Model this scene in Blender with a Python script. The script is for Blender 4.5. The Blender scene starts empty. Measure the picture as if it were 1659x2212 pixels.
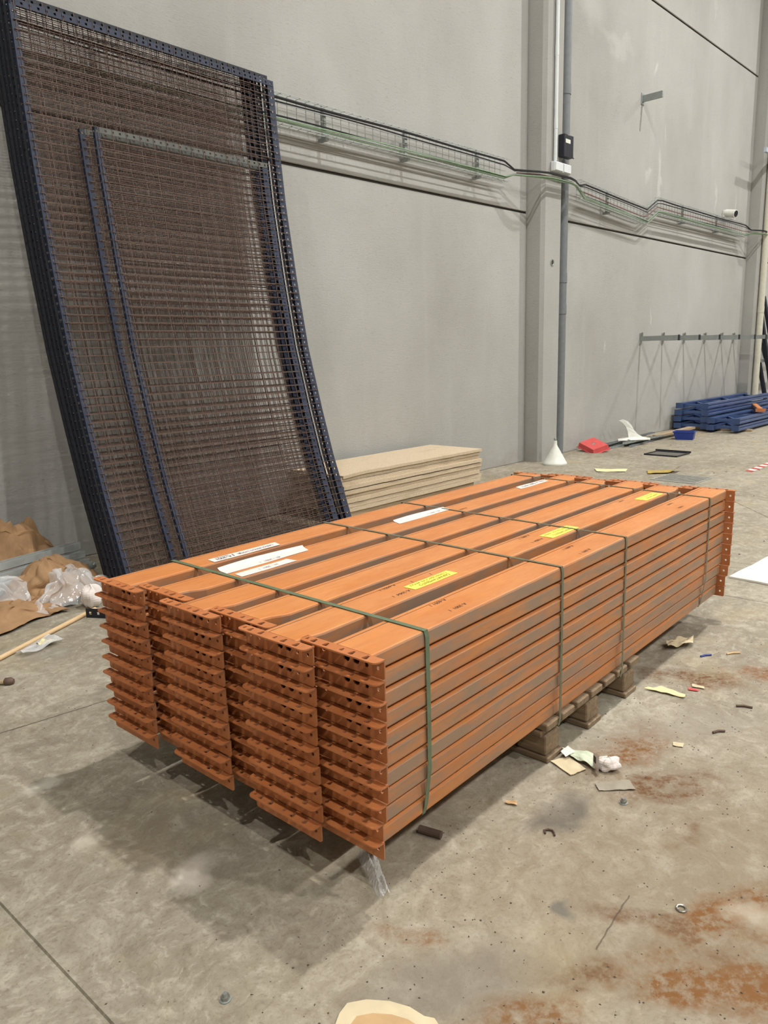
import bpy, bmesh, math, random
from mathutils import Vector, Matrix, noise
random.seed(7)
sc = bpy.context.scene
col = sc.collection
PI = math.pi

# ------------------------------------------------------------------ camera, world, lights, exposure
CAM = (-1.2250, -1.5179, 1.4308)
YAW, PITCH, ROLL, FPX = math.radians(41.503), math.radians(11.8343), math.radians(-1.6275), 1622.75
def make_camera():
    f = Vector((math.cos(YAW)*math.cos(PITCH), math.sin(YAW)*math.cos(PITCH), -math.sin(PITCH)))
    r = f.cross(Vector((0, 0, 1))).normalized(); u = r.cross(f)
    c, s = math.cos(ROLL), math.sin(ROLL)
    r2 = c*r + s*u; u2 = -s*r + c*u
    m = Matrix(((r2.x, u2.x, -f.x, CAM[0]), (r2.y, u2.y, -f.y, CAM[1]), (r2.z, u2.z, -f.z, CAM[2]), (0, 0, 0, 1)))
    cd = bpy.data.cameras.new('camera'); cd.sensor_fit = 'VERTICAL'; cd.sensor_height = 36.0
    cd.lens = FPX*36.0/2212.0; cd.clip_start = 0.05; cd.clip_end = 200
    o = bpy.data.objects.new('camera', cd); col.objects.link(o); o.matrix_world = m
    sc.camera = o
make_camera()

# wall frame: s along the wall, out into the hall, z up
WA = math.radians(-2.1237); WO = Vector((5.0, 3.6947, 0.0))
WE = Vector((math.cos(WA), math.sin(WA), 0)); WN = Vector((math.sin(WA), -math.cos(WA), 0))
def W(s, out, z): return WO + WE*s + WN*out + Vector((0, 0, z))

world = bpy.data.worlds.new('hall_air'); sc.world = world; world.use_nodes = True
bg = world.node_tree.nodes['Background']; bg.inputs[0].default_value = (1.0, 0.97, 0.92, 1); bg.inputs[1].default_value = 0.05

LAMP_Z = 10.5
def high_bay_or_fill(s, out, power):
    d = bpy.data.lights.new('high_bay_or_fill_light', 'AREA'); d.shape = 'DISK'; d.size = 0.26
    d.energy = power; d.color = (1.0, 0.985, 0.96); d.spread = math.radians(165)
    o = bpy.data.objects.new('high_bay_or_fill_light', d); col.objects.link(o); o.location = W(s, out, LAMP_Z)
for s in (-1.25, 6.05, 13.35, 20.65):
    high_bay_or_fill(s, 4.5, 450)
for s in (-8.55, -1.25, 6.05, 13.35):
    high_bay_or_fill(s, 12.5, 540)  # unseen second lamp row, added as fill light
high_bay_or_fill(-8.55, 4.5, 250)

sc.view_settings.view_transform = 'Standard'; sc.view_settings.look = 'None'
sc.view_settings.gamma = 1.0; sc.view_settings.use_curve_mapping = False
sc.view_settings.exposure = 0.17
sc.cycles.use_denoising = True
sc.cycles.max_bounces = 4; sc.cycles.diffuse_bounces = 2; sc.cycles.glossy_bounces = 2; sc.cycles.transmission_bounces = 2; sc.cycles.transparent_max_bounces = 6
sc.cycles.use_adaptive_sampling = True; sc.cycles.adaptive_threshold = 0.07; sc.cycles.adaptive_min_samples = 12

# ------------------------------------------------------------------ helpers
def srgb(r, g, b):
    f = lambda v: (v/255/12.92) if v/255 <= 0.04045 else ((v/255+0.055)/1.055)**2.4
    return (f(r), f(g), f(b), 1.0)

class MB:
    def __init__(self): self.v = []; self.f = []
    def add(self, vs, fs):
        n = len(self.v); self.v += [tuple(p) for p in vs]; self.f += [tuple(i+n for i in q) for q in fs]; return self
    def box(self, c, size, rot=None):
        x, y, z = (a/2 for a in size)
        vs = [Vector(p) for p in ((-x,-y,-z),(x,-y,-z),(x,y,-z),(-x,y,-z),(-x,-y,z),(x,-y,z),(x,y,z),(-x,y,z))]
        if rot is not None: vs = [rot @ p for p in vs]
        c = Vector(c)
        return self.add([p+c for p in vs], [(0,3,2,1),(4,5,6,7),(0,1,5,4),(1,2,6,5),(2,3,7,6),(3,0,4,7)])
    def lohi(self, lo, hi):
        return self.box([(a+b)/2 for a, b in zip(lo, hi)], [b-a for a, b in zip(lo, hi)])
    def prism(self, poly, ax, bx, nx, o):      # polygon in the plane (ax, bx), extruded along nx
        o, ax, bx, nx = Vector(o), Vector(ax), Vector(bx), Vector(nx); n = len(poly)
        a = [o+ax*p+bx*q for p, q in poly]; b = [p+nx for p in a]
        return self.add(a+b, [tuple(range(n-1, -1, -1)), tuple(range(n, 2*n))] + [(i, (i+1) % n, n+(i+1) % n, n+i) for i in range(n)])
    def tube(self, pts, r, n=6, closed=False):
        pts = [Vector(p) for p in pts]; k = len(pts); rings = []
        rr = r if isinstance(r, (list, tuple)) else [r]*k
        ref = None
        for i, p in enumerate(pts):
            if closed: t = pts[(i+1) % k]-pts[i-1]
            else: t = pts[min(i+1, k-1)]-pts[max(i-1, 0)]
            t.normalize()
            if ref is None: ref = Vector((0, 0, 1)) if abs(t.z) < 0.9 else Vector((1, 0, 0))
            a = t.cross(ref).normalized(); b = t.cross(a); ref = -b if False else ref
            rings.append([p+(a*math.cos(2*PI*j/n+PI/4)+b*math.sin(2*PI*j/n+PI/4))*rr[i] for j in range(n)])
        vs = [q for g in rings for q in g]; fs = []
        m = k if closed else k-1
        for i in range(m):
            for j in range(n):
                i2 = (i+1) % k
                fs.append((i*n+j, i*n+(j+1) % n, i2*n+(j+1) % n, i2*n+j))
        if not closed: fs += [tuple(range(n-1, -1, -1)), tuple(range((k-1)*n, k*n))]
        return self.add(vs, fs)
    def lathe(self, prof, o, n=24, axis=None):
        o = Vector(o); M = axis or Matrix.Identity(3); k = len(prof)
        vs = [o+M @ Vector((r*math.cos(2*PI*j/n), r*math.sin(2*PI*j/n), z)) for r, z in prof for j in range(n)]
        fs = [(i*n+j, i*n+(j+1) % n, (i+1)*n+(j+1) % n, (i+1)*n+j) for i in range(k-1) for j in range(n)]
        fs += [tuple(range(n-1, -1, -1)), tuple(range((k-1)*n, k*n))]
        return self.add(vs, fs)
    def sheet(self, fn, nu, nv, thick=0.0):
        vs = [Vector(fn(i/nu, j/nv)) for i in range(nu+1) for j in range(nv+1)]
        q = [(i*(nv+1)+j, (i+1)*(nv+1)+j, (i+1)*(nv+1)+j+1, i*(nv+1)+j+1) for i in range(nu) for j in range(nv)]
        if thick:
            n0 = len(vs); low = [p-Vector((0, 0, thick)) for p in vs]
            rim = [i*(nv+1) for i in range(nu+1)] + [nu*(nv+1)+j for j in range(1, nv+1)] + [i*(nv+1)+nv for i in range(nu-1, -1, -1)] + [j for j in range(nv-1, 0, -1)]
            fs = q+[tuple(n0+a for a in reversed(f)) for f in q]+[(rim[a], n0+rim[a], n0+rim[(a+1) % len(rim)], rim[(a+1) % len(rim)]) for a in range(len(rim))]
            return self.add(vs+low, fs)
        return self.add(vs, q)
    def mesh(self, name):
        m = bpy.data.meshes.new(name); m.from_pydata(self.v, [], self.f); m.update(); return m
    def build(self, name, mat, parent=None, smooth=False):
        return obj(name, self.mesh(name), mat, parent, smooth)

def obj(name, mesh, mat=None, parent=None, smooth=False):
    o = bpy.data.objects.new(name, mesh); col.objects.link(o)
    if mat is not None and len(mesh.materials) == 0: mesh.materials.append(mat)
    if smooth:
        for p in mesh.polygons: p.use_smooth = True
        mesh.set_sharp_from_angle(angle=math.radians(50))
    if parent is not None: o.parent = parent
    return o
def bevel(o, w, seg=2, ang=40):
    b = o.modifiers.new('bevel', 'BEVEL'); b.width = w; b.segments = seg; b.limit_method = 'ANGLE'; b.angle_limit = math.radians(ang)
    return o
def tag(o, label, cat, group=None):
    o['label'] = label; o['category'] = cat
    if group: o['group'] = group
    return o
def struct(o): o['kind'] = 'structure'; return o
def thing(name, label, cat, loc=(0, 0, 0), rotz=0.0, group=None):
    o = bpy.data.objects.new(name, None); col.objects.link(o); o.location = loc; o.rotation_euler = (0, 0, rotz)
    o.empty_display_size = 0.1
    return tag(o, label, cat, group)
def arc_rect(x0, x1, y0, y1, r, corners=(1, 1, 1, 1), n=4):
    pts = []
    for k, (cx, cy, a0) in enumerate(((x1-r, y1-r, 0), (x0+r, y1-r, PI/2), (x0+r, y0+r, PI), (x1-r, y0+r, 1.5*PI))):
        if corners[k]: pts += [(cx+r*math.cos(a0+PI/2*i/n), cy+r*math.sin(a0+PI/2*i/n)) for i in range(n+1)]
        else: pts.append(((x1, y1), (x0, y1), (x0, y0), (x1, y0))[k])
    return pts
def circle(cx, cy, r, n=8): return [(cx+r*math.cos(2*PI*i/n), cy+r*math.sin(2*PI*i/n)) for i in range(n)]
def drop(cx, cy, w, h):       # tear-drop slot of a rack connector
    return [(cx-w*0.5, cy+h*0.35), (cx-w*0.25, cy+h*0.5), (cx+w*0.25, cy+h*0.5), (cx+w*0.5, cy+h*0.35), (cx+w*0.2, cy-h*0.5), (cx-w*0.2, cy-h*0.5)]
def holed_plate(name, outer, holes, thick):    # flat plate in XY with real holes, centred on z = 0
    cu = bpy.data.curves.new(name, 'CURVE'); cu.dimensions = '2D'; cu.fill_mode = 'BOTH'; cu.extrude = thick/2
    for poly in [outer]+holes:
        sp = cu.splines.new('POLY'); sp.points.add(len(poly)-1); sp.use_cyclic_u = True
        for p, q in zip(sp.points, poly): p.co = (q[0], q[1], 0, 1)
    t = bpy.data.objects.new(name, cu); col.objects.link(t)
    dg = bpy.context.evaluated_depsgraph_get(); me = bpy.data.meshes.new_from_object(t.evaluated_get(dg))
    bpy.data.objects.remove(t); bpy.data.curves.remove(cu)
    return me
_txt = {}
def text_mesh(body, size, align='CENTER', shear=0.0):
    key = (body, size, align, shear)
    if key in _txt: return _txt[key]
    cu = bpy.data.curves.new('lettering', 'FONT'); cu.body = body; cu.size = size; cu.align_x = align; cu.align_y = 'CENTER'; cu.resolution_u = 2; cu.shear = shear
    t = bpy.data.objects.new('lettering', cu); col.objects.link(t)
    dg = bpy.context.evaluated_depsgraph_get(); me = bpy.data.meshes.new_from_object(t.evaluated_get(dg))
    bpy.data.objects.remove(t); bpy.data.curves.remove(cu); _txt[key] = me
    return me

# ------------------------------------------------------------------ materials
class NT:
    def __init__(self, name):
        self.m = bpy.data.materials.new(name); self.m.use_nodes = True; self.t = self.m.node_tree
        self.b = self.t.nodes['Principled BSDF']; self.l = self.t.links
    def n(self, kind, **kw):
        x = self.t.nodes.new(kind)
        for k, v in kw.items():
            if k.startswith('i_'):
                x.inputs[k[2:].replace('_', ' ')].default_value = v
            else: setattr(x, k, v)
        return x
    def ln(self, a, b): self.l.new(a, b)
    def coord(self, which='Object'): return self.n('ShaderNodeTexCoord').outputs[which]
    def pos(self): return self.n('ShaderNodeNewGeometry').outputs['Position']
    def mapping(self, vec, scale=(1, 1, 1), loc=(0, 0, 0), rot=(0, 0, 0)):
        m = self.n('ShaderNodeMapping'); m.inputs['Scale'].default_value = scale; m.inputs['Location'].default_value = loc; m.inputs['Rotation'].default_value = rot
        self.ln(vec, m.inputs['Vector']); return m.outputs[0]
    def noise(self, vec, scale, detail=4, rough=0.55, dist=0.0):
        x = self.n('ShaderNodeTexNoise'); x.inputs['Scale'].default_value = scale; x.inputs['Detail'].default_value = detail; x.inputs['Roughness'].default_value = rough; x.inputs['Distortion'].default_value = dist
        if vec is not None: self.ln(vec, x.inputs['Vector'])
        return x.outputs['Fac']
    def ramp(self, fac, stops):
        x = self.n('ShaderNodeValToRGB'); e = x.color_ramp.elements
        while len(e) < len(stops): e.new(0.5)
        for a, (p, c) in zip(e, stops): a.position = p; a.color = c if len(c) == 4 else (*c, 1)
        self.ln(fac, x.inputs[0]); return x.outputs[0]
    def mrange(self, v, a, b, c=0.0, d=1.0, smooth=False):
        x = self.n('ShaderNodeMapRange'); x.clamp = True
        if smooth: x.interpolation_type = 'SMOOTHSTEP'
        for i, q in zip(('From Min', 'From Max', 'To Min', 'To Max'), (a, b, c, d)): x.inputs[i].default_value = q
        self.ln(v, x.inputs['Value']); return x.outputs[0]
    def math(self, op, a, b=None):
        x = self.n('ShaderNodeMath', operation=op)
        for i, q in enumerate((a, b)):
            if q is None: continue
            if isinstance(q, (int, float)): x.inputs[i].default_value = q
            else: self.ln(q, x.inputs[i])
        return x.outputs[0]
    def mix(self, fac, a, b, mode='MIX'):
        x = self.n('ShaderNodeMix', data_type='RGBA', blend_type=mode)
        for i, q in ((0, fac), (6, a), (7, b)):
            if isinstance(q, (int, float)): x.inputs[i].default_value = q
            elif isinstance(q, tuple): x.inputs[i].default_value = q
            else: self.ln(q, x.inputs[i])
        return x.outputs[2]
    def color(self, c):
        if isinstance(c, tuple): self.b.inputs['Base Color'].default_value = c
        else: self.ln(c, self.b.inputs['Base Color'])
    def set(self, **kw):
        for k, v in kw.items():
            s = self.b.inputs[k.replace('_', ' ')]
            if isinstance(v, (int, float, tuple)): s.default_value = v
            else: self.ln(v, s)
        return self
    def bump(self, h, strength=0.3, dist=0.01):
        x = self.n('ShaderNodeBump'); x.inputs['Strength'].default_value = strength; x.inputs['Distance'].default_value = dist
        self.ln(h, x.inputs['Height']); self.ln(x.outputs[0], self.b.inputs['Normal'])
    def orand(self): return self.n('ShaderNodeObjectInfo').outputs['Random']

def plain(name, c, rough=0.6, metal=0.0, var=0.12, scale=18.0, bump=0.0):
    t = NT(name); v = t.noise(t.coord(), scale, 4)
    f = t.mrange(v, 0.3, 0.7, 1-var, 1+var)
    hs = t.n('ShaderNodeHueSaturation'); hs.inputs['Color'].default_value = c; t.ln(f, hs.inputs['Value'])
    t.color(hs.outputs[0]); t.set(Roughness=rough, Metallic=metal)
    if bump: t.bump(v, bump, 0.004)
    return t.m

def orange_paint(name, dusty, c1=srgb(201, 125, 64), c2=srgb(214, 141, 80), c3=srgb(190, 110, 57)):
    t = NT(name); P = t.pos(); r = t.orand()
    off = t.n('ShaderNodeVectorMath', operation='ADD'); t.ln(P, off.inputs[0])
    cx = t.n('ShaderNodeCombineXYZ'); t.ln(t.math('MULTIPLY', r, 37.0), cx.inputs[0]); t.ln(t.math('MULTIPLY', r, 11.0), cx.inputs[2]); t.ln(cx.outputs[0], off.inputs[1])
    Q = off.outputs[0]
    base = t.mix(t.mrange(t.noise(t.mapping(Q, (2.5, 9, 9)), 1.6, 4), 0.35, 0.7), c1, c2)
    base = t.mix(t.mrange(r, 0.0, 1.0, 0.0, 0.30), base, c3)
    fine = t.noise(t.mapping(Q, (14, 60, 60)), 1.0, 5, 0.7)
    base = t.mix(t.mrange(fine, 0.5, 0.8, 0, 0.35), base, srgb(180, 100, 56))
    # grime: grey dust smeared lengthwise, mostly on upright faces
    nz = t.n('ShaderNodeSeparateXYZ'); g = t.n('ShaderNodeNewGeometry'); t.ln(g.outputs['True Normal'], nz.inputs[0])
    up = t.math('ABSOLUTE', nz.outputs[2]); side = t.mrange(up, 0.3, 0.8, 1.0, 0.12)
    sx = t.math('ABSOLUTE', nz.outputs[0]); notend = t.mrange(sx, 0.3, 0.8, 1.0, 0.25)
    dust = t.mrange(t.noise(t.mapping(Q, (2.0, 6, 9)), 1.5, 6, 0.66), 0.38, 0.56, 0.25, 1.0)
    k = t.math('MULTIPLY', t.math('MULTIPLY', dust, side), t.math('MULTIPLY', notend, dusty))
    base = t.mix(k, base, srgb(152, 128, 108))
    sm = t.mrange(t.noise(t.mapping(Q, (5, 10, 16)), 1.3, 4, 0.6), 0.66, 0.76)
    base = t.mix(t.math('MULTIPLY', sm, 0.35), base, srgb(110, 80, 60))
    t.color(base); t.set(Roughness=t.mrange(fine, 0.3, 0.8, 0.42, 0.62), Metallic=0.0); t.b.inputs['Specular IOR Level'].default_value = 0.35
    t.bump(t.noise(t.mapping(Q, (60, 60, 60)), 3.0, 3), 0.05, 0.002)
    return t.m
M = {}
M['beam'] = orange_paint('orange_beam_paint', 0.95)
M['conn'] = orange_paint('orange_connector_paint', 0.45, srgb(180, 106, 58), srgb(197, 124, 74), srgb(160, 90, 50))
def wood(name, c1, c2, rough=0.75, along=(1.5, 22, 22)):
    t = NT(name); Q = t.coord(); r = t.orand()
    a = t.noise(t.mapping(Q, along), 2.2, 6, 0.65, 0.6)
    b = t.mix(t.mrange(a, 0.3, 0.72), c1, c2); b = t.mix(t.math('MULTIPLY', r, 0.35), b, c1)
    t.color(b); t.set(Roughness=rough); t.bump(a, 0.25, 0.003); return t.m
M['pallet'] = wood('weathered_pallet_wood', srgb(104, 86, 66), srgb(160, 138, 108), along=(22, 1.5, 22))
M['stick'] = wood('pale_stick_wood', srgb(205, 172, 128), srgb(226, 196, 152))
M['plank'] = wood('plank_wood', srgb(150, 128, 100), srgb(182, 160, 128))
def chipboard():
    t = NT('chipboard'); P = t.pos()
    v = t.n('ShaderNodeTexVoronoi'); v.inputs['Scale'].default_value = 140; t.ln(P, v.inputs['Vector'])
    b = t.mix(t.mrange(t.noise(P, 90, 4, 0.7), 0.35, 0.7), srgb(188, 168, 140), srgb(220, 204, 178))
    b = t.mix(t.mrange(t.noise(t.mapping(P, (2, 4, 2)), 1.4, 3), 0.6, 0.75, 0, 0.35), b, srgb(140, 126, 92))
    b = t.mix(t.math('MULTIPLY', t.orand(), 0.3), b, srgb(186, 162, 128))
    t.color(b); t.set(Roughness=0.85); t.bump(v.outputs['Distance'], 0.25, 0.002); return t.m
M['chip'] = chipboard()

def concrete_wall(name, tint=1.0):
    t = NT(name); P = t.pos()
    big = t.noise(t.mapping(P, (0.5, 0.5, 0.35)), 1.0, 4, 0.6)
    b = t.mix(t.mrange(big, 0.3, 0.7), srgb(162*tint, 160*tint, 154*tint), srgb(181*tint, 180*tint, 175*tint))
    streak = t.noise(t.mapping(P, (3.2, 3.2, 0.25)), 1.0, 4, 0.6)
    b = t.mix(t.mrange(streak, 0.56, 0.72, 0, 0.35), b, srgb(184*tint, 183*tint, 178*tint))
    wob = t.n('ShaderNodeTexNoise'); wob.inputs['Scale'].default_value = 3.0; wob.inputs['Detail'].default_value = 5; t.ln(P, wob.inputs['Vector'])
    wv = t.n('ShaderNodeVectorMath', operation='MULTIPLY_ADD'); t.ln(wob.outputs['Color'], wv.inputs[0]); wv.inputs[1].default_value = (0.5, 0, 0.8); t.ln(P, wv.inputs[2])
    for s_, z_, rx, rz, k in ((5.88, 5.47, 0.07, 0.22, 0.75), (6.16, 3.98, 0.09, 0.55, 0.6), (5.74, 3.95, 0.10, 0.18, 0.5), (6.3, 4.75, 0.05, 0.2, 0.4), (8.5, 3.98, 0.06, 0.35, 0.5), (9.5, 3.9, 0.06, 0.4, 0.45), (3.8, 6.0, 0.5, 0.5, 0.35), (4.6, 5.6, 0.6, 0.15, 0.3), (6.0, 1.95, 0.05, 0.12, 0.6), (4.5, 1.45, 0.05, 0.16, 0.5), (7.3, 1.0, 0.07, 0.2, 0.4), (8.0, 6.9, 0.05, 0.25, 0.3)):
        w_ = W(s_, 0, z_); mv = t.n('ShaderNodeMapping', vector_type='TEXTURE'); mv.inputs['Location'].default_value = (w_.x+0.25, 0, w_.z+0.4); mv.inputs['Scale'].default_value = (rx, 1000, rz); t.ln(wv.outputs[0], mv.inputs['Vector'])
        ln_ = t.n('ShaderNodeVectorMath', operation='LENGTH'); t.ln(mv.outputs[0], ln_.inputs[0]); b = t.mix(t.mrange(ln_.outputs['Value'], 1.0, 0.35, 0, k*0.7), b, srgb(208, 209, 204))
    dash = t.noise(t.mapping(P, (22, 22, 80)), 1.0, 5, 0.7)
    grain = t.noise(P, 160, 3, 0.6)
    b = t.mix(t.mrange(dash, 0.58, 0.72, 0, 0.4), b, srgb(122, 118, 108))
    z = t.n('ShaderNodeSeparateXYZ'); t.ln(P, z.inputs[0])
    low = t.math('MULTIPLY', t.mrange(z.outputs[2], 0.02, 0.30, 1, 0), t.mrange(t.noise(t.mapping(P, (2, 2, 4)), 1.5, 5), 0.35, 0.6))
    b = t.mix(t.math('MULTIPLY', low, 0.4), b, srgb(140, 130, 116))
    t.color(b); t.set(Roughness=0.92); t.b.inputs['Specular IOR Level'].default_value = 0.2
    h = t.math('ADD', t.math('MULTIPLY', dash, 0.7), t.math('MULTIPLY', grain, 0.3)); t.bump(h, 0.45, 0.007)
    return t.m
M['wall'] = concrete_wall('precast_wall_concrete'); M['pillar'] = concrete_wall('pillar_concrete', 0.97)
M['joint'] = plain('dark_joint_and_hole_shade', srgb(60, 56, 50), 0.9)

def floor_mat():
    t = NT('worn_concrete_floor'); P = t.pos()
    w = t.n('ShaderNodeTexNoise'); w.inputs['Scale'].default_value = 5.0; w.inputs['Detail'].default_value = 4; t.ln(P, w.inputs['Vector'])
    wv = t.n('ShaderNodeVectorMath', operation='MULTIPLY_ADD'); t.ln(w.outputs['Color'], wv.inputs[0]); wv.inputs[1].default_value = (0.22, 0.22, 0); t.ln(P, wv.inputs[2])
    sh = t.n('ShaderNodeVectorMath', operation='ADD'); t.ln(wv.outputs[0], sh.inputs[0]); sh.inputs[1].default_value = (-0.11, -0.11, 0)
    Q = sh.outputs[0]
    big = t.noise(P, 0.9, 5, 0.6); mid = t.noise(P, 5.5, 5, 0.62); fine = t.noise(t.mapping(Q, (30, 34, 1)), 1.0, 6, 0.72)
    b = t.mix(t.mrange(big, 0.32, 0.68), srgb(134, 125, 108), srgb(164, 156, 138))
    b = t.mix(t.mrange(mid, 0.52, 0.75, 0, 0.5), b, srgb(130, 121, 105))
    b = t.mix(t.mrange(mid, 0.48, 0.30, 0, 0.45), b, srgb(184, 176, 158))
    m2 = t.noise(t.mapping(Q, (1, 1, 1), (4, 1, 0)), 17, 6, 0.7); b = t.mix(t.mrange(m2, 0.50, 0.66, 0, 0.55), b, srgb(122, 110, 92)); b = t.mix(t.mrange(m2, 0.48, 0.36, 0, 0.5), b, srgb(190, 182, 164))
    m3 = t.noise(t.mapping(P, (1, 1, 1), (2, 8, 0)), 85, 4, 0.7); b = t.mix(t.mrange(m3, 0.52, 0.70, 0, 0.5), b, srgb(104, 93, 76))
    b = t.mix(t.mrange(fine, 0.58, 0.70, 0, 0.5), b, srgb(108, 96, 78))
    b = t.mix(t.mrange(fine, 0.42, 0.30, 0, 0.5), b, srgb(196, 189, 172))
    yel = t.noise(t.mapping(P, (1, 1, 1), (3, 5, 0)), 2.3, 4); b = t.mix(t.mrange(yel, 0.55, 0.75, 0, 0.35), b, srgb(178, 160, 118))
    spk = t.noise(t.mapping(P, (75, 75, 1)), 1.0, 2, 0.5); b = t.mix(t.mrange(spk, 0.74, 0.78, 0, 0.8), b, srgb(84, 74, 62))
    tread = t.n('ShaderNodeTexWave', wave_type='BANDS', bands_direction='DIAGONAL'); tread.inputs['Scale'].default_value = 15; tread.inputs['Distortion'].default_value = 3.5; tread.inputs['Detail'].default_value = 3; tread.inputs['Detail Scale'].default_value = 2.0
    t.ln(P, tread.inputs['Vector'])
    grit = t.mrange(t.noise(t.mapping(P, (34, 34, 1)), 1.0, 5, 0.75), 0.40, 0.56)
    clump = t.mrange(t.noise(t.mapping(P, (1, 1, 1), (9, 2, 0)), 6.5, 5, 0.7), 0.34, 0.52)
    def blot(b, cx, cy, rx, ry, rot, c, k, rusty=True, soft=0.55):
        mv = t.n('ShaderNodeMapping', vector_type='TEXTURE'); mv.inputs['Location'].default_value = (cx, cy, 0); mv.inputs['Rotation'].default_value = (0, 0, math.radians(rot)); mv.inputs['Scale'].default_value = (rx, ry, 1)
        t.ln(Q, mv.inputs['Vector'])
        ln = t.n('ShaderNodeVectorMath', operation='LENGTH'); t.ln(mv.outputs[0], ln.inputs[0])
        f = t.mrange(ln.outputs['Value'], 1.0, 1.0-soft, 0, k)
        if rusty:
            f = t.math('MULTIPLY', f, t.math('MULTIPLY', clump, t.math('ADD', 0.35, t.math('MULTIPLY', grit, 0.65))))
            f = t.math('MULTIPLY', f, t.mrange(tread.outputs['Fac'], 0.1, 0.6, 0.8, 1.0))
        else: f = t.math('MULTIPLY', f, t.mrange(mid, 0.25, 0.5, 0.5, 1.0))
        return t.mix(f, b, c)
    b = blot(b, 0.7, -1.0, 1.7, 0.85, -25, srgb(132, 116, 90), 0.55, rusty=False, soft=0.8)
    R1, R2 = srgb(120, 80, 38), srgb(104, 72, 42)
    for s in ((1.24, -0.52, 0.30, 0.14, -10, R1, 1.0), (1.06, -0.69, 0.27, 0.09, -40, R2, 1.0), (0.60, -1.05, 0.26, 0.10, -22, R1, 1.1),
              (0.33, -1.06, 0.26, 0.10, -50, R1, 1.1), (0.48, -1.22, 0.30, 0.14, -20, R1, 1.0), (0.19, -0.84, 0.12, 0.055, -60, R2, 0.9), (0.02, -0.82, 0.18, 0.09, -35, R1, 0.9),
              (0.01, -0.44, 0.13, 0.05, -70, R1, 0.7), (1.96, -0.48, 0.26, 0.11, -70, R2, 1.0), (2.18, -0.70, 0.22, 0.12, -50, srgb(128, 88, 54), 1.0), (0.43, -0.92, 0.24, 0.05, 100, R2, 0.8),
              (0.83, -0.86, 0.10, 0.06, 0, R2, 0.7)):
        b = blot(b, *s)
    for s in ((0.70, -0.49, 0.17, 0.085, -15, srgb(98, 92, 82), 0.85), (0.335, -0.72, 0.055, 0.032, 10, srgb(110, 104, 94), 0.9), (-0.05, -0.62, 0.26, 0.13, -30, srgb(124, 116, 104), 0.6),
              (-0.12, 0.30, 0.20, 0.26, 10, srgb(118, 110, 100), 0.25), (0.3, 2.1, 0.14, 0.1, 0, srgb(140, 134, 124), 0.5), (1.5, -0.6, 0.5, 0.12, -35, srgb(148, 140, 126), 0.5)):
        b = blot(b, *s, rusty=False)
    for s in ((-0.18, 0.16, 0.10, 0.07, 20, srgb(212, 202, 188), 0.75), (-0.27, 0.98, 0.10, 0.05, 0, srgb(214, 208, 192), 0.6), (0.62, -1.10, 0.07, 0.10, 10, srgb(190, 182, 162), 0.5), (-0.3, 0.55, 0.1, 0.07, 0, srgb(206, 197, 178), 0.5)):
        b = blot(b, *s, rusty=False, soft=0.7)
    # hairline cracks
    sx = t.n('ShaderNodeSeparateXYZ'); t.ln(Q, sx.inputs[0]); sp = t.n('ShaderNodeSeparateXYZ'); t.ln(P, sp.inputs[0])
    wob = t.math('MULTIPLY', t.math('SUBTRACT', t.noise(P, 9, 4), 0.5), 0.03)
    def crack(b, x0, y0, x1, y1, wd, k):
        L = math.hypot(x1-x0, y1-y0); ux, uy = (x1-x0)/L, (y1-y0)/L
        dx = t.math('SUBTRACT', sp.outputs[0], x0); dy = t.math('SUBTRACT', sp.outputs[1], y0)
        al = t.math('ADD', t.math('MULTIPLY', dx, ux), t.math('MULTIPLY', dy, uy))
        ac = t.math('ADD', t.math('SUBTRACT', t.math('MULTIPLY', dx, uy), t.math('MULTIPLY', dy, ux)), wob)
        f = t.mrange(t.math('ABSOLUTE', ac), wd, wd*0.4, 0, k)
        f = t.math('MULTIPLY', f, t.math('MULTIPLY', t.math('GREATER_THAN', al, 0.0), t.math('LESS_THAN', al, L)))
        return t.mix(f, b, srgb(72, 64, 54))
    for s in ((-0.9, 1.57, 0.9, 1.30, 0.005, 0.85), (3.2, 4.0, 3.225, -3.0, 0.006, 0.7), (6.05, 0.56, 2.7, -2.1, 0.007, 0.8), (0.27, -0.838, 0.50, -0.826, 0.003, 0.7), (6.2, 3.1, 8.3, 1.7, 0.008, 0.35)):
        b = crack(b, *s)
    t.color(b); t.set(Roughness=t.mrange(mid, 0.3, 0.7, 0.62, 0.85)); t.b.inputs['Specular IOR Level'].default_value = 0.3
    t.bump(t.math('ADD', t.math('MULTIPLY', fine, 0.6), t.math('MULTIPLY', grit, 0.25)), 0.28, 0.006)
    return t.m
M['floor'] = floor_mat()
M['blue'] = plain('blue_steel_paint', srgb(32, 40, 62), 0.6, 0.0, 0.25, 9)
M['blue2'] = plain('dark_blue_steel_paint', srgb(20, 24, 36), 0.65, 0.0, 0.25, 12)
M['rackblue'] = plain('rack_blue_paint', srgb(64, 84, 126), 0.35, 0.1, 0.2, 4)
M['wire'] = plain('rusty_brown_wire', srgb(104, 84, 73), 0.6, 0.1, 0.25, 30)
M['galv'] = plain('galvanised_steel', srgb(164, 168, 164), 0.38, 0.65, 0.15, 14)
M['grate'] = plain('worn_grate_steel', srgb(150, 148, 138), 0.7, 0.0, 0.15, 14)
M['galvlight'] = plain('light_galvanised_steel', srgb(178, 182, 178), 0.4, 0.2, 0.12, 14)
M['galvrail'] = plain('dull_galvanised_rail', srgb(92, 94, 88), 0.65, 0.2, 0.2, 14)
M['galvdull'] = plain('dull_grey_steel', srgb(150, 156, 152), 0.5, 0.3, 0.1, 14)
M['strap'] = plain('green_plastic_strap', srgb(98, 114, 88), 0.4, 0, 0.12, 40)
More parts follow.
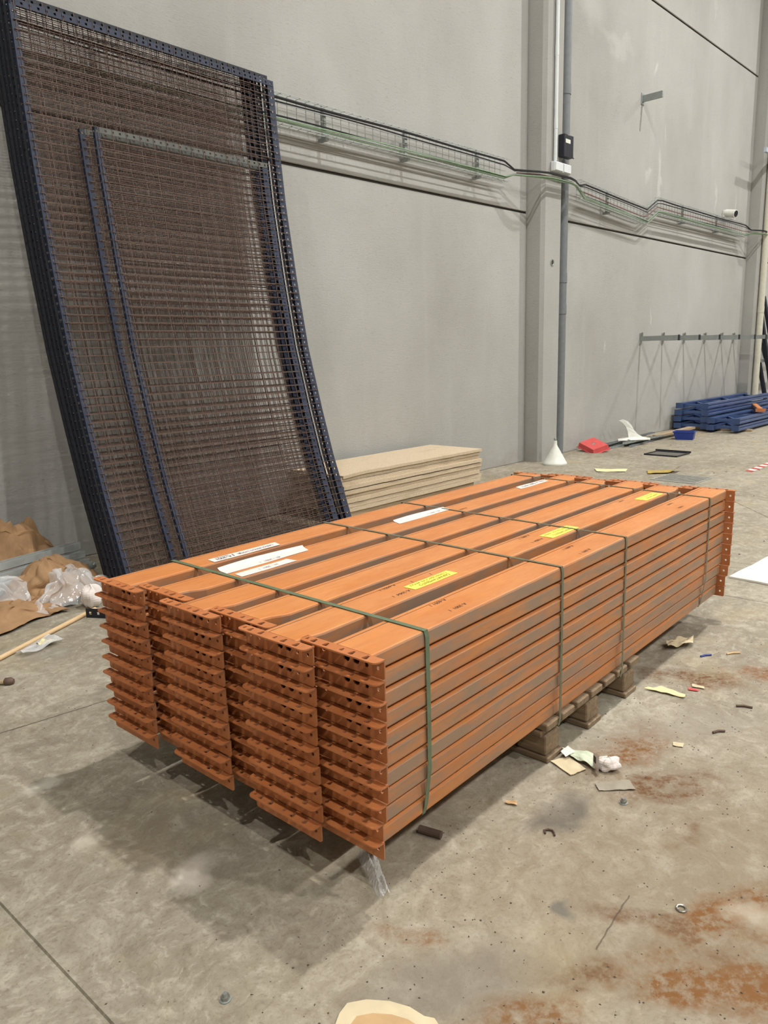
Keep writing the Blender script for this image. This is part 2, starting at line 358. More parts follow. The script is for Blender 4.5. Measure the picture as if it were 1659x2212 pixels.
M['strapold'] = plain('olive_plastic_strap', srgb(104, 106, 84), 0.4, 0, 0.12, 40)
M['coolwhite'] = plain('cool_white_plastic', srgb(216, 220, 220), 0.45, 0, 0.05)
M['white'] = plain('white_plastic', srgb(222, 222, 212), 0.45, 0, 0.06)
M['paperwhite'] = plain('white_paper', srgb(224, 214, 206), 0.8, 0, 0.04)
M['yellow'] = plain('yellow_paper', srgb(252, 236, 96), 0.7, 0, 0.04)
M['paleyellow'] = plain('pale_yellow_paper', srgb(226, 214, 164), 0.8, 0, 0.06)
M['gold'] = plain('yellow_foil', srgb(196, 166, 70), 0.35, 0.25, 0.15)
M['ink'] = plain('black_ink', srgb(40, 36, 38), 0.7, 0, 0.1)
M['marker'] = plain('brown_marker_ink', srgb(66, 40, 26), 0.7, 0, 0.1)
M['yink'] = plain('olive_print_ink', srgb(128, 112, 40), 0.7, 0, 0.1)
M['black'] = plain('black_plastic', srgb(34, 34, 42), 0.4, 0, 0.15)
M['blackcable'] = plain('black_cable', srgb(26, 26, 28), 0.5)
M['greencable'] = plain('green_cable', srgb(140, 168, 136), 0.5)
M['redcable'] = plain('brown_red_cable', srgb(120, 66, 56), 0.5)
M['pipegrey'] = plain('grey_pvc', srgb(116, 120, 122), 0.45, 0, 0.08)
M['pipecream'] = plain('cream_pvc', srgb(204, 200, 182), 0.45, 0, 0.06)
M['red'] = plain('red_plastic', srgb(206, 84, 82), 0.5, 0, 0.08)
M['bluebin'] = plain('blue_plastic', srgb(34, 58, 140), 0.4, 0, 0.08)
M['foam'] = plain('white_foam', srgb(236, 234, 226), 0.9, 0, 0.03, 60, 0.1)
M['kraft'] = plain('brown_kraft_paper', srgb(152, 118, 82), 0.8, 0, 0.16, 9)
M['cardboard'] = plain('cardboard', srgb(190, 156, 112), 0.85, 0, 0.12, 12)
M['card_pale'] = plain('pale_card', srgb(206, 190, 156), 0.85, 0, 0.1, 14)
M['rustiron'] = plain('rusty_iron', srgb(96, 78, 66), 0.7, 0.3, 0.2)
M['steel'] = plain('bright_steel', srgb(160, 160, 152), 0.35, 0.8, 0.15)
M['note'] = plain('pale_green_print', srgb(196, 204, 178), 0.8, 0, 0.12, 45)
M['redtape'] = plain('red_tape', srgb(176, 70, 62), 0.6); M['whitetape'] = plain('white_tape', srgb(214, 208, 200), 0.6)
def film():
    t = NT('clear_plastic_film'); t.color((0.92, 0.93, 0.92, 1)); t.set(Roughness=0.12, Alpha=0.32); t.b.inputs['Specular IOR Level'].default_value = 0.8
    t.bump(t.noise(t.coord(), 30, 3), 0.5, 0.006); return t.m
M['film'] = film()

# ------------------------------------------------------------------ the hall
def build_hall():
    JX, JW, S0, S1, OUT = -0.602, 0.0075, -12.0, 24.0, 19.0
    c = [W(S0, -0.4, 0), W(S1, -0.4, 0), W(S1, OUT, 0), W(S0, OUT, 0)]
    ys = (-17.0, 5.0)
    m = MB()
    xs = [(-9.0, 0), (JX-JW, 0), (JX-JW*0.6, -0.008), (JX+JW*0.6, -0.008), (JX+JW, 0), (30.0, 0)]
    for (x0, z0), (x1, z1) in zip(xs[:-1], xs[1:]):
        m.add([(x0, ys[0], z0), (x1, ys[0], z1), (x1, ys[1], z1), (x0, ys[1], z0)], [(0, 1, 2, 3)])
    struct(m.build('floor', M['floor']))
    # precast wall: dark backing, panels standing proud of the joints
    def slab(s0, s1, o0, o1, z0, z1):
        b = MB(); P = [W(s0, o0, z0), W(s1, o0, z0), W(s1, o1, z0), W(s0, o1, z0)]; Q = [p+Vector((0, 0, z1-z0)) for p in P]
        return b.add(P+Q, [(0, 1, 2, 3), (7, 6, 5, 4), (0, 4, 5, 1), (1, 5, 6, 2), (2, 6, 7, 3), (3, 7, 4, 0)])
    wl = struct(slab(S0, S1, -0.30, -0.022, 0, 13).build('wall_left', M['joint']))
    bays = [(-12.0, -5.51), (-5.07, 2.39), (2.83, 10.30), (10.74, 18.19), (18.63, 24.0)]; rows = [(0.0, 3.096), (3.096, 6.374), (6.374, 9.65), (9.65, 13.0)]
    for a, b in bays:
        for z0, z1 in rows:
            p = slab(a+0.006, b-0.006, -0.02, 0.0, z0+(0.013 if z0 else 0), z1-0.013).build('concrete_panel', M['wall'], wl)
            bevel(p, 0.006, 1)
    for k, s in enumerate((-5.5, 2.40, 10.31, 18.2)):
        poly = [(s, -0.02), (s, 0.19), (s+0.04, 0.235), (s+0.40, 0.235), (s+0.42, 0.215), (s+0.42, -0.02)]
        b = MB(); P = [W(a, o, 0) for a, o in poly]; n = len(P); Q = [p+Vector((0, 0, 13)) for p in P]
        b.add(P+Q, [tuple(range(n)), tuple(range(2*n-1, n-1, -1))]+[(i, n+i, n+(i+1) % n, (i+1) % n) for i in range(n)])
        o = struct(b.build('trim_%d' % (k+1), M['pillar'])); o['label'] = 'concrete pillar standing proud of the precast wall'
    struct(slab(S1, S1+0.3, -0.3, OUT, 0, 13).build('wall_back', M['wall']))
    struct(slab(S0-0.3, S0, -0.3, OUT, 0, 13).build('wall_front', M['wall']))
    struct(slab(S0-0.3, S1+0.3, OUT, OUT+0.3, 0, 13).build('wall_right', M['wall']))
    struct(slab(S0-0.3, S1+0.3, -0.3, OUT+0.3, 13, 13.3).build('ceiling', M['galvdull']))
build_hall()

# ------------------------------------------------------------------ orange rack beams
PITCH_Z = 0.05651; BH = 0.0535; BW = 0.143; CW = 0.2724; FL = 0.035; SH = 0.0486; BL = 2.70; Z0 = 0.144
VR = [0.6145, 0.4062, 0.2108, 0.0182, -0.1780, -0.3780]; BOFF = [0.084, 0.060, 0.048, 0.044, 0.052, 0.042]; CRIMP = [0.0, 0.9, 1.0, 0.9, 0.4, 0.0]
def beam_mesh(y0, cr):
    m = MB(); xs = [0.004, 0.018, 0.04, 0.065, 0.09, 0.6, 1.35, 2.1, BL-0.09, BL-0.065, BL-0.04, BL-0.018, BL-0.004]
    ins = [0.033, 0.032, 0.026, 0.010, 0.0, 0, 0, 0, 0.0, 0.010, 0.026, 0.032, 0.033]
    r = 0.0065; g = BW-0.019
    secs = []
    for x, d in zip(xs, ins):
        d *= cr
        zb = 0.006
        prof = [(d+r, zb), (d+0.002, zb+0.002), (d, zb+r), (d, BH-r), (d+0.002, BH-0.002), (d+r, BH), (g-0.0024, BH), (g-0.0018, BH-0.006), (g+0.0018, BH-0.006), (g+0.0024, BH-0.0005), (BW-r, BH-0.0005), (BW-0.0015, BH-0.002), (BW, BH-r), (BW, zb+r), (BW-0.0015, zb+0.0015), (BW-r, zb)]
        secs.append([(x, y0+y, z) for y, z in prof])
    n = len(secs[0]); vs = [p for s in secs for p in s]
    fs = [(i*n+j, (i+1)*n+j, (i+1)*n+(j+1) % n, i*n+(j+1) % n) for i in range(len(xs)-1) for j in range(n)]
    m.add(vs, [tuple(reversed(f)) for f in fs]); return m.mesh('beam_profile')
def connector_mesh():
    # plate: local (y, z); flange: local (x, y)
    plate_holes = [circle(0.021, 0.027, 0.0055), circle(0.060, 0.026, 0.0072), circle(0.095, 0.029, 0.0115, 10), circle(0.128, 0.029, 0.0115, 10), circle(0.212, 0.030, 0.0065), circle(0.250, 0.030, 0.0058)]
    a = holed_plate('plate', arc_rect(0, CW, 0, BH-0.001, 0.007, (0, 0, 1, 1)), plate_holes, 0.004)
    fh = [drop(CW-0.016, 0.016, 0.010, 0.012), drop(CW-0.042, 0.017, 0.017, 0.020), drop(CW-0.086, 0.017, 0.017, 0.020), drop(CW-0.142, 0.016, 0.012, 0.015), drop(CW-0.178, 0.017, 0.017, 0.021), drop(CW-0.226, 0.017, 0.018, 0.021)]
    b = holed_plate('flange', arc_rect(0, CW, 0, FL, 0.016, (1, 1, 0, 0)), fh, 0.004)
    m = MB()
    # plate: (px, py, pz) -> x = pz, y = px, z = py ; flange -> x = -py, y = px, z = BH-0.002+pz
    for me, fn in ((a, lambda p: (p.z+0.002, p.x, p.y)), (b, lambda p: (-p.y+0.003, p.x, BH-0.002+p.z))):
        m.add([fn(v.co) for v in me.vertices], [tuple(f.vertices) for f in me.polygons])
    near = m.mesh('end_connector')
    far = MB(); far.add([(BL-x, y, z) for x, y, z in m.v], [tuple(reversed(f)) for f in m.f])
    return near, far.mesh('end_connector')
COLNAME = ['column nearest the mesh panels', 'second column from the mesh panels', 'third column from the mesh panels', 'third column from the open floor', 'second column from the open floor', 'outer column facing the open floor']
LAYER = ['bottom', 'second from bottom', 'third from bottom', 'fourth from bottom', 'fifth from bottom', 'fifth from top', 'fourth from top', 'third from top', 'second from top', 'topmost']
TOP = []
def build_beams():
    near, far = connector_mesh()
    for me in (near, far): me.materials.append(M['conn'])
    rng = random.Random(3)
    for c in range(6):
        bm = beam_mesh(BOFF[c], CRIMP[c]); bm.materials.append(M['beam'])
        for k in range(10):
            dx = 0 if k == 9 else rng.uniform(-0.0032, 0.0032); dy = 0 if k == 9 else rng.uniform(-0.002, 0.002)
            if c == 5: dy += (0.022, 0.017, 0.006, 0.003, 0.002, 0.0, 0.0, 0.0, 0.0, 0.0)[k]
            if c == 0 and k == 8: dy += 0.006
            t = thing('rack_beam', '%s orange steel rack beam in the %s' % (LAYER[k], COLNAME[c]), 'rack beam',
                      (SH*(c % 2)+dx, VR[c]+dy, Z0+k*PITCH_Z), 0, 'orange rack beams strapped on the pallet')
            obj('beam_profile', bm, None, t); obj('end_connector', near, None, t); obj('end_connector', far, None, t)
            if k == 9: TOP.append(t)
build_beams()
ZT = Z0+9*PITCH_Z+BH
def on_beam(c, name, pts, mat, lift=0.0009, wav=0.0, curl=0.0):
    """paper strip lying on the top beam of column c, world XY corner list (a, b, c, d)"""
    t = TOP[c]; L = Vector(t.location); a, b, d, e = [Vector((x, y, 0)) for x, y in pts]
    def fn(u, v):
        p = (a*(1-u)+b*u)*(1-v)+(e*(1-u)+d*u)*v
        z = ZT+lift+wav*math.sin(u*7+v*2)*0.5+wav*0.5+curl*max(0, 1-v*3)**2*(0.4+0.6*abs(math.sin(2.5*u+0.6)))
        return (p.x-L.x, p.y-L.y, z-L.z)
    return MB().sheet(fn, 14, 5, 0.0004).build(name, mat, t)
def write(parent, body, x, y, size, mat, c, lift=0.0022, flip=True, shear=0.0, name='lettering'):
    L = Vector(TOP[c].location); o = obj(name, text_mesh(body, size, 'CENTER', shear).copy(), mat, parent)
    o.location = (x-L.x, y-L.y, ZT+lift-L.z); o.rotation_euler = (0, 0, PI if flip else 0); return o
def build_labels():
    for x0, x1, k in ((0.523, 0.750, 0), (1.358, 1.580, 1), (2.272, 2.484, 2)):
        yb, yt = (-0.093, -0.045) if k == 0 else (-0.115, -0.054)
        s = on_beam(4, 'yellow_sticker', [(x0, yt), (x1, yt), (x1, yb), (x0, yb)], M['yellow'], wav=0.0006)
        s['label'] = 'yellow paper sticker with two lines of print'
        write(s, 'DEPARTAMENTO', (x0+x1)/2+0.006, yb+(yt-yb)*0.34, 0.0205, M['yink'], 4)
        write(s, 'COMPROBACION  ANGLE', (x0+x1)/2-0.002, yb+(yt-yb)*0.74, 0.0165, M['yink'], 4)
    s = on_beam(0, 'paper_label', [(0.350, 0.752), (0.672, 0.750), (0.658, 0.700), (0.344, 0.702)], M['paperwhite'], wav=0.001)
    write(s, 'A-3001', 0.40, 0.722, 0.024, M['ink'], 0, 0.003); write(s, 'HERRAJES', 0.405, 0.740, 0.014, M['ink'], 0, 0.003); write(s, '/', 0.447, 0.727, 0.04, M['ink'], 0, 0.003)
    write(s, 'A', 0.475, 0.725, 0.026, M['ink'], 0, 0.003); write(s, 'LARGUEROS 2700', 0.56, 0.722, 0.020, M['ink'], 0, 0.003)
    s = on_beam(1, 'paper_label', [(0.285, 0.604), (0.690, 0.606), (0.664, 0.544), (0.278, 0.541)], M['paperwhite'], wav=0.001, curl=0.012)
    write(s, '61 - 3001  1', 0.485, 0.560, 0.020, M['ink'], 1, 0.0028)
    s = on_beam(1, 'paper_label', [(0.293, 0.518), (0.530, 0.519), (0.538, 0.470), (0.286, 0.470)], M['paperwhite'], wav=0.0008)
    write(s, '91 - 3001  1', 0.420, 0.492, 0.018, M['ink'], 1, 0.0028)
    s = on_beam(1, 'paper_label', [(1.232, 0.604), (1.598, 0.602), (1.590, 0.546), (1.210, 0.547)], M['paperwhite'], wav=0.0008, curl=0.007)
    write(s, '61 - 3001  1', 1.48, 0.570, 0.019, M['ink'], 1, 0.0028)
    s = on_beam(1, 'paper_label', [(2.254, 0.604), (2.545, 0.604), (2.524, 0.552), (2.223, 0.550)], M['paperwhite'], wav=0.001)
    write(s, 'LARGUEROS', 2.335, 0.575, 0.026, M['ink'], 1, 0.003); write(s, '|', 2.40, 0.578, 0.05, M['ink'], 1, 0.003); write(s, '3001-A', 2.47, 0.58, 0.030, M['ink'], 1, 0.003)
    for c, body, x, y in ((4, 'A-6001 1', 0.489, -0.006), (4, 'A-2004  1', 0.470, -0.080), (5, 'A-6001 1', 0.467, -0.223), (5, 'A-3001  1', 0.470, -0.293), (4, '1', 0.585, -0.030), (4, '1', 0.690, -0.024),
                          (4, 'A-6001 1', 1.31, -0.013), (4, 'A-2004  1', 1.29, -0.083), (5, 'A-6001 1', 1.26, -0.230), (5, 'A-3001  1', 1.247, -0.305), (1, 'A-3001', 1.63, 0.508), (4, 'A-6001', 2.20, -0.02), (5, 'A-3001', 2.21, -0.30), (5, 'A-6001', 2.25, -0.235)):
        write(TOP[c], body, x, y, 0.021, M['marker'], c, 0.0006, True, 0.15, 'marker_writing')
build_labels()

# ------------------------------------------------------------------ straps
def strap(label, xa, xb, w, mat, zlow, yA=0.852, yF=-0.3385, sag=0.0):
    m = MB(); path = []
    top = ZT+0.0016
    for i in range(0, 13):
        u = i/12; path.append((xa+(xb-xa)*u, yA+(yF-yA)*u, top+(0.0006 if i % 2 else 0)))
    path += [(xb+0.004, yF-0.0010, top-0.02), (xb+0.006, yF-0.0016, 0.45), (xb+0.006, yF-0.0010, 0.30), (xb+0.010, yF+(0.018 if zlow > 0.13 else 0.0), zlow+0.03), (xb+0.010, yF+(0.026 if zlow > 0.13 else 0.004), zlow)]
    path += [(xa, yA-0.004, zlow), (xa, yA+0.001, zlow+0.02), (xa, yA+0.002, 0.45), (xa, yA+0.001, top-0.02)]
    n = len(path); P = [Vector(p) for p in path]; ring = []
    cen = Vector((0, (yA+yF)/2, (top+zlow)/2))
    for i, p in enumerate(P):
        t = (P[(i+1) % n]-P[i-1]); t.x = 0; t.normalize(); nm = Vector((0, -t.z, t.y))
        if nm.dot(p-Vector((p.x, cen.y, cen.z))) < 0: nm = -nm
        ring.append([p+Vector((-w/2, 0, 0)), p+Vector((w/2, 0, 0)), p+Vector((w/2, 0, 0))+nm*0.0012, p+Vector((-w/2, 0, 0))+nm*0.0012])
    m.add([q for r in ring for q in r], [(i*4+j, i*4+(j+1) % 4, ((i+1) % n)*4+(j+1) % 4, ((i+1) % n)*4+j) for i in range(n) for j in range(4)])
    return tag(m.build('plastic_strap', mat), label, 'strap', 'straps around the beam stack')
strap('wide green plastic strap around the beam ends above the empty floor', 0.266, 0.262, 0.0165, M['strap'], 0.147)
strap('olive plastic strap passing over a pallet plank, beside the middle yellow sticker', 1.045, 1.012, 0.0145, M['strapold'], 0.118)
strap('olive plastic strap crossing the stack between the two middle stickers and far end', 1.591, 1.529, 0.0130, M['strapold'], 0.118)
strap('thin olive plastic strap next to the beam ends that point to the blue frames', 2.618, 2.494, 0.0130, M['strapold'], 0.147)

# ------------------------------------------------------------------ pallet
def build_pallet():
    t = thing('wooden_pallet', 'weathered grey wooden pallet under the stack of orange beams', 'pallet', (0.93, -0.335, 0))
    for x in (0.055, 0.168, 0.283, 0.398, 0.513, 0.628, 0.747):
        bevel(MB().lohi((x-0.045, 0.0, 0.122), (x+0.045, 1.2, 0.1495)).build('deck_plank', M['pallet'], t), 0.004, 1)
    for y in (0.07, 0.60, 1.13):
        bevel(MB().lohi((0.0, y-0.05, 0.100), (0.80, y+0.05, 0.1215)).build('stringer_board', M['pallet'], t), 0.003, 1)
        for x in (0.07, 0.385, 0.72):
            bevel(MB().lohi((x-0.05, y-0.06, 0.0225), (x+0.05, y+0.06, 0.0995)).build('block', M['pallet'], t), 0.008, 2)
    for x in (0.07, 0.385, 0.72):
        bevel(MB().lohi((x-0.055, 0.0, 0.0), (x+0.055, 1.2, 0.022)).build('bottom_board', M['pallet'], t), 0.004, 1)
build_pallet()

# ------------------------------------------------------------------ leaning mesh panels
PZ = [0, .15, .64, 1.015, 1.51, 2.07, 2.63, 3.17, 3.69, 4.2]; PY = [2.735, 2.79, 2.965, 3.075, 3.205, 3.305, 3.388, 3.44, 3.475, 3.50]
def prof_y(z):
    z = max(0, min(4.19, z))
    for i in range(len(PZ)-1):
        if z <= PZ[i+1]:
            u = (z-PZ[i])/(PZ[i+1]-PZ[i]); return PY[i]+(PY[i+1]-PY[i])*u
    return PY[-1]
def make_panel(label, x0, x1, height, off, wdx=0.1, wdz=0.0515, dark=False, topgalv=False, grp='mesh panels leaning on the wall', flw=0.045, mesh_x1=None):
    t = thing('wire_fence', label, 'mesh panel', (x0, prof_y(0)+off, 0), 0, grp)
    O = Vector(t.location)
    def Pt(x, z, d=0.0):      # d: towards the hall
        y = prof_y(z)+off; dy = (prof_y(z+0.05)-prof_y(z-0.05))/0.1; n = Vector((0, -1, dy)).normalized()
        return Vector((x, y, z))+n*d-O
    blue = M['blue2'] if dark else M['blue']
    def flange(m, fn, length, width, step=0.05, hole=0.014):
        # perforated strip: fn(a, b) with a along, b across
        n = int(length/step); st = length/n
        for i in range(n):
            a0, a1 = i*st, (i+1)*st; h0, h1 = (a0+a1)/2-hole/2, (a0+a1)/2+hole/2; b0, b1 = width/2-hole/2, width/2+hole/2
            q = [fn(*p) for p in ((a0, 0), (a1, 0), (a1, width), (a0, width), (h0, b0), (h1, b0), (h1, b1), (h0, b1))]
            m.add(q, [(0, 1, 5, 4), (1, 2, 6, 5), (2, 3, 7, 6), (3, 0, 4, 7)])
    def angle(name, fn1, fn2, length, mat, w1=flw, w2=flw):
        m = MB(); flange(m, fn1, length, w1); flange(m, fn2, length, w2)
        o = m.build(name, mat, t); s = o.modifiers.new('thickness', 'SOLIDIFY'); s.thickness = 0.0022; return o
    angle('post', lambda a, b: Pt(x0+b, a, 0), lambda a, b: Pt(x0, a, -b), height, blue, flw, flw*0.68)
    angle('post', lambda a, b: Pt(x1-b, a, 0), lambda a, b: Pt(x1, a, -b), height, blue, flw*1.5, flw*0.68)
    gm = M['galvrail'] if topgalv else blue
    angle('rail', lambda a, b: Pt(x0+a, height-b, 0), lambda a, b: Pt(x0+a, height, -b), x1-x0, gm, flw, flw*0.68)
    angle('rail', lambda a, b: Pt(x0+a, 0.01+b, 0), lambda a, b: Pt(x0+a, 0.01, -b), x1-x0, blue, flw, flw*0.68)
    m = MB(); r = 0.0027; mx = mesh_x1 or x1
    nx = max(2, round((mx-x0)/wdx)); nz = round((height-0.04)/wdz)
    rng = random.Random(int(off*1000)+nx)
    ph = rng.uniform(0, wdx)
    x = x0+0.02+ph*0.5
    while x < mx-0.02:
        m.tube([Pt(x, height*k/10.0+0.004*(k == 0), 0.004) for k in range(11)], r*0.75, 4); x += wdx
    for k in range(nz):
        z = 0.03+k*wdz+rng.uniform(-0.0015, 0.0015)
        xa, xb = x0+0.012, mx-0.012
        m.tube([Pt(xa, z, 0.008), Pt((xa+xb)/2, z+rng.uniform(-0.004, 0.002), 0.008), Pt(xb, z, 0.008)], r, 4)
    w = m.build('wire_mesh', M['wire'], t); w['kind'] = 'stuff'
    return t
for lab, x0, x1, hh, off, kw in (
        ('tall blue framed rusty mesh panel resting on the cable tray, rearmost of the leaning pile', 1.045, 3.11, 3.675, 0.097, dict(dark=True)),
        ('tall blue framed mesh panel second from the wall in the leaning pile', 1.035, 2.98, 3.65, 0.066, dict(dark=True)),
        ('tall blue framed mesh panel third from the wall in the leaning pile', 1.040, 2.96, 3.645, 0.035, dict(dark=True, mesh_x1=2.72)),
        ('tall blue framed mesh panel fourth from the wall in the leaning pile', 1.025, 2.95, 3.61, 0.004, dict(dark=True, mesh_x1=2.72)),
        ('tall blue framed mesh panel fifth from the wall in the leaning pile', 1.035, 2.98, 3.61, -0.027, dict(dark=True, mesh_x1=2.80)),
        ('tall blue framed mesh panel third behind the shorter panels', 1.045, 3.02, 3.60, -0.058, dict(dark=True)),
        ('tall blue framed mesh panel second behind the shorter panels', 1.055, 3.07, 3.59, -0.089, dict(dark=True, mesh_x1=2.90)),
        ('tall blue framed mesh panel directly behind the shorter panels', 1.072, 3.10, 3.55, -0.12, {}),
        ('shorter mesh panel with galvanised top rail sandwiched in front of the tall ones', 1.378, 2.83, 2.87, -0.170, dict(topgalv=True, flw=0.034)),
        ('shorter mesh panel with galvanised top rail, outermost of the leaning pile', 1.452, 2.86, 2.885, -0.220, dict(topgalv=True, flw=0.034))):
    kw.setdefault('flw', 0.040); make_panel(lab, x0, x1, hh, off, **kw)

# ------------------------------------------------------------------ chipboard stack
def build_boards():
    rng = random.Random(5)
    for k, (y, lab) in enumerate(((2.98, 'front'), (3.30, 'middle'), (3.58, 'rear'))):
        bevel(tag(MB().box((4.30, y, 0.049), (1.9, 0.09, 0.098)).build('timber_bearer', M['plank']), '%s dark timber bearer on the floor under the chipboard stack' % {'front': 'outer', 'middle': 'middle', 'rear': 'wall-side'}[lab], 'timber', 'bearers under the chipboards'), 0.004, 1)
    z = 0.099; names = ['bottom', 'second from bottom', 'third from bottom', 'fourth from bottom', 'middle', 'fourth from top', 'third from top', 'second from top', 'top']
    for k in range(9):
        th = (0.038, 0.036, 0.038, 0.034, 0.036, 0.034, 0.037, 0.032, 0.026)[k]; gap = (0.001, 0.002, 0.006, 0.001, 0.003, 0.009, 0.001, 0.003, 0.004)[k]
        dx, dy = rng.uniform(-0.022, 0.022), rng.uniform(-0.012, 0.012)
        L, D = 2.04, 0.70
        def fn(u, v, s=k):
            x = -L/2+L*u; y = -D/2+D*v; e = 0.004*noise.noise(Vector((u*9, v*4, s*3.1)))
            if u in (0, 1): x += 0.010*noise.noise(Vector((v*6, s*1.7, 2)))
            if v == 0: y += 0.006*noise.noise(Vector((u*14, s*1.3, 5)))
            droop = (-0.012*max(0, 1-u*9)) if s == 8 else 0
            return (x, y, th+e*0.3+droop)
        m = MB().sheet(fn, 24, 6, th)
        o = m.build('chipboard', M['chip']); o.location = (4.305+dx, 3.26+dy, z+gap); o.rotation_euler = (0, 0, math.radians(rng.uniform(-0.4, 0.4)-0.8))
        tag(o, '%s chipboard sheet in the stack against the wall' % names[k], 'board', 'chipboards stacked by the wall'); z += th+gap
build_boards()

# ------------------------------------------------------------------ things on the wall
def wtube(m, pts, r, n=6): return m.tube([W(*p) for p in pts], r, n)
def wire_tray(label, path, brackets):
    t = thing('wire_cable_tray', label, 'cable tray', W(path[0][0], 0.1, path[0][1]), 0, 'wire cable trays'); O = Vector(t.location)
    m = MB(); r = 0.0040; H = 0.235
    for o, dz in ((0.165, H), (0.135, H+0.003), (0.10, H), (0.10, H*0.75), (0.10, H*0.5), (0.10, H*0.25), (0.10, 0.0), (0.135, -0.003), (0.165, 0.0)):
        m.tube([W(s, o, z+dz)-O for s, z in path], r, 4)
    for (s0, z0), (s1, z1) in zip(path[:-1], path[1:]):
        n = max(1, int((s1-s0)/0.105))
        for i in range(n):
            u = i/n; s = s0+(s1-s0)*u; z = z0+(z1-z0)*u
            m.tube([W(s, 0.167, z+H)-O, W(s, 0.097, z+H+0.004)-O, W(s, 0.097, z-0.004)-O, W(s, 0.167, z)-O], r*0.9, 4)
    g = m.build('wire_grid', M['galvlight'], t); g['kind'] = 'stuff'
    for s in brackets:
        z = [z0+(z1-z0)*(s-s0)/(s1-s0) for (s0, z0), (s1, z1) in zip(path[:-1], path[1:]) if s0 <= s <= s1][0]
        b = MB(); b.prism([(-0.02, -0.03), (0.02, -0.03), (0.02, H+0.02), (-0.02, H+0.02)], WE, (0, 0, 1), -WN*0.03, W(s, 0.095, z)-O)
        b.prism([(-0.02, -0.035), (0.02, -0.035), (0.02, -0.008), (-0.02, -0.008)], WE, (0, 0, 1), -WN*0.10, W(s, 0.125, z)-O)
        b.build('bracket', M['galvdull'], t)
    return t
wire_tray('galvanised wire cable tray on the wall behind the mesh panels, ending at pillar', [(-8, 3.355), (1.78, 3.355)], (-3.2, -1.05, 0.05, 1.25))
wire_tray('galvanised wire cable tray bending round wall between the two pillars', [(3.42, 3.36), (5.42, 3.24), (5.80, 3.43), (9.75, 3.43)], (4.3, 6.9, 8.4))
def cable(label, mat, r, dz, do, ph, gcol):
    rng = random.Random(ph); pts = []
    z = lambda s: 3.355 if s < 1.8 else (3.355+(s-1.8)*0.02 if s < 3.4 else (3.36-0.12*(s-3.42)/2.0 if s < 5.42 else (3.24+0.19*(s-5.42)/0.38 if s < 5.8 else 3.43)))
    def out(s):
        for c in (2.40, 10.31):
            for a, b, o0, o1 in ((c-0.60, c-0.12, 0.0, 0.17), (c-0.12, c+0.55, 0.17, 0.17), (c+0.55, c+1.0, 0.17, 0.0)):
                if a <= s < b: return o0+(o1-o0)*(s-a)/(b-a)
        return 0.0
    s = -7.5 if mat is not M['redcable'] else 1.9
    while s < 14.0:
        pil = any(c-0.6 < s < c+1.0 for c in (2.40, 10.31))
        zz = z(s)+dz+(0.006*math.sin(s*1.3+ph)+0.003*math.sin(s*3.3+ph*2))
        if pil: zz = z(s)+0.10+(dz-0.1)*0.35+0.004*math.sin(s*5+ph)
        pts.append((s, 0.125+do+out(s), zz)); s += 0.17
    return tag(wtube(MB(), pts, r, 6).build('electric_cable', mat, None, True), label, 'cable', gcol)
cable('thick black cable along the top edge of the wall trays', M['blackcable'], 0.011, 0.20, 0.03, 1, 'black cables on the wall trays')
cable('thin black cable just below the thick one on the wall trays', M['blackcable'], 0.0065, 0.165, 0.035, 2, 'black cables on the wall trays')
cable('thin black cable sagging just above the green ones on the wall trays', M['blackcable'], 0.0065, 0.045, 0.04, 3, 'black cables on the wall trays')
cable('brown red cable in the middle of the wall trays', M['redcable'], 0.0055, 0.10, 0.012, 4, 'brown cables on the wall trays')
for i in range(3):
    cable('pale green cable lying on the lower edge of the wall trays', M['greencable'], 0.0055, 0.012+0.012*i, 0.02+0.014*i, 5+i*1.3, 'green cables on the wall trays')

def vpipe(name, label, s, out, z0, z1, r, mat, collars, cat='pipe'):
    t = thing(name, label, cat, W(s, out, z0)); O = Vector(t.location)
    MB().tube([W(s, out, z0)-O, W(s, out, z1)-O], r, 14).build('tube', mat, t, True)
    for z in collars:
        MB().tube([W(s, out, z-0.06)-O, W(s, out, z+0.06)-O], r*1.09, 14).build('coupling', mat, t, True)
    return t
vpipe('drain_pipe', 'grey plastic drain pipe in the corner beside the pillar with boxes', 3.11, 0.085, 0.03, 12.9, 0.066, M['pipegrey'], (1.95, 2.35, 4.62, 7.0))
vpipe('conduit_pipe', 'thin white conduit dropping to the white junction boxes on pillar', 2.60, 0.262, 3.68, 12.9, 0.023, M['coolwhite'], (4.1, 4.9, 7.5))
vpipe('drain_pipe', 'cream plastic drain pipe on the pillar behind the blue frames', 10.42, 0.30, 0.02, 12.9, 0.06, M['pipecream'], (2.1, 5.6))
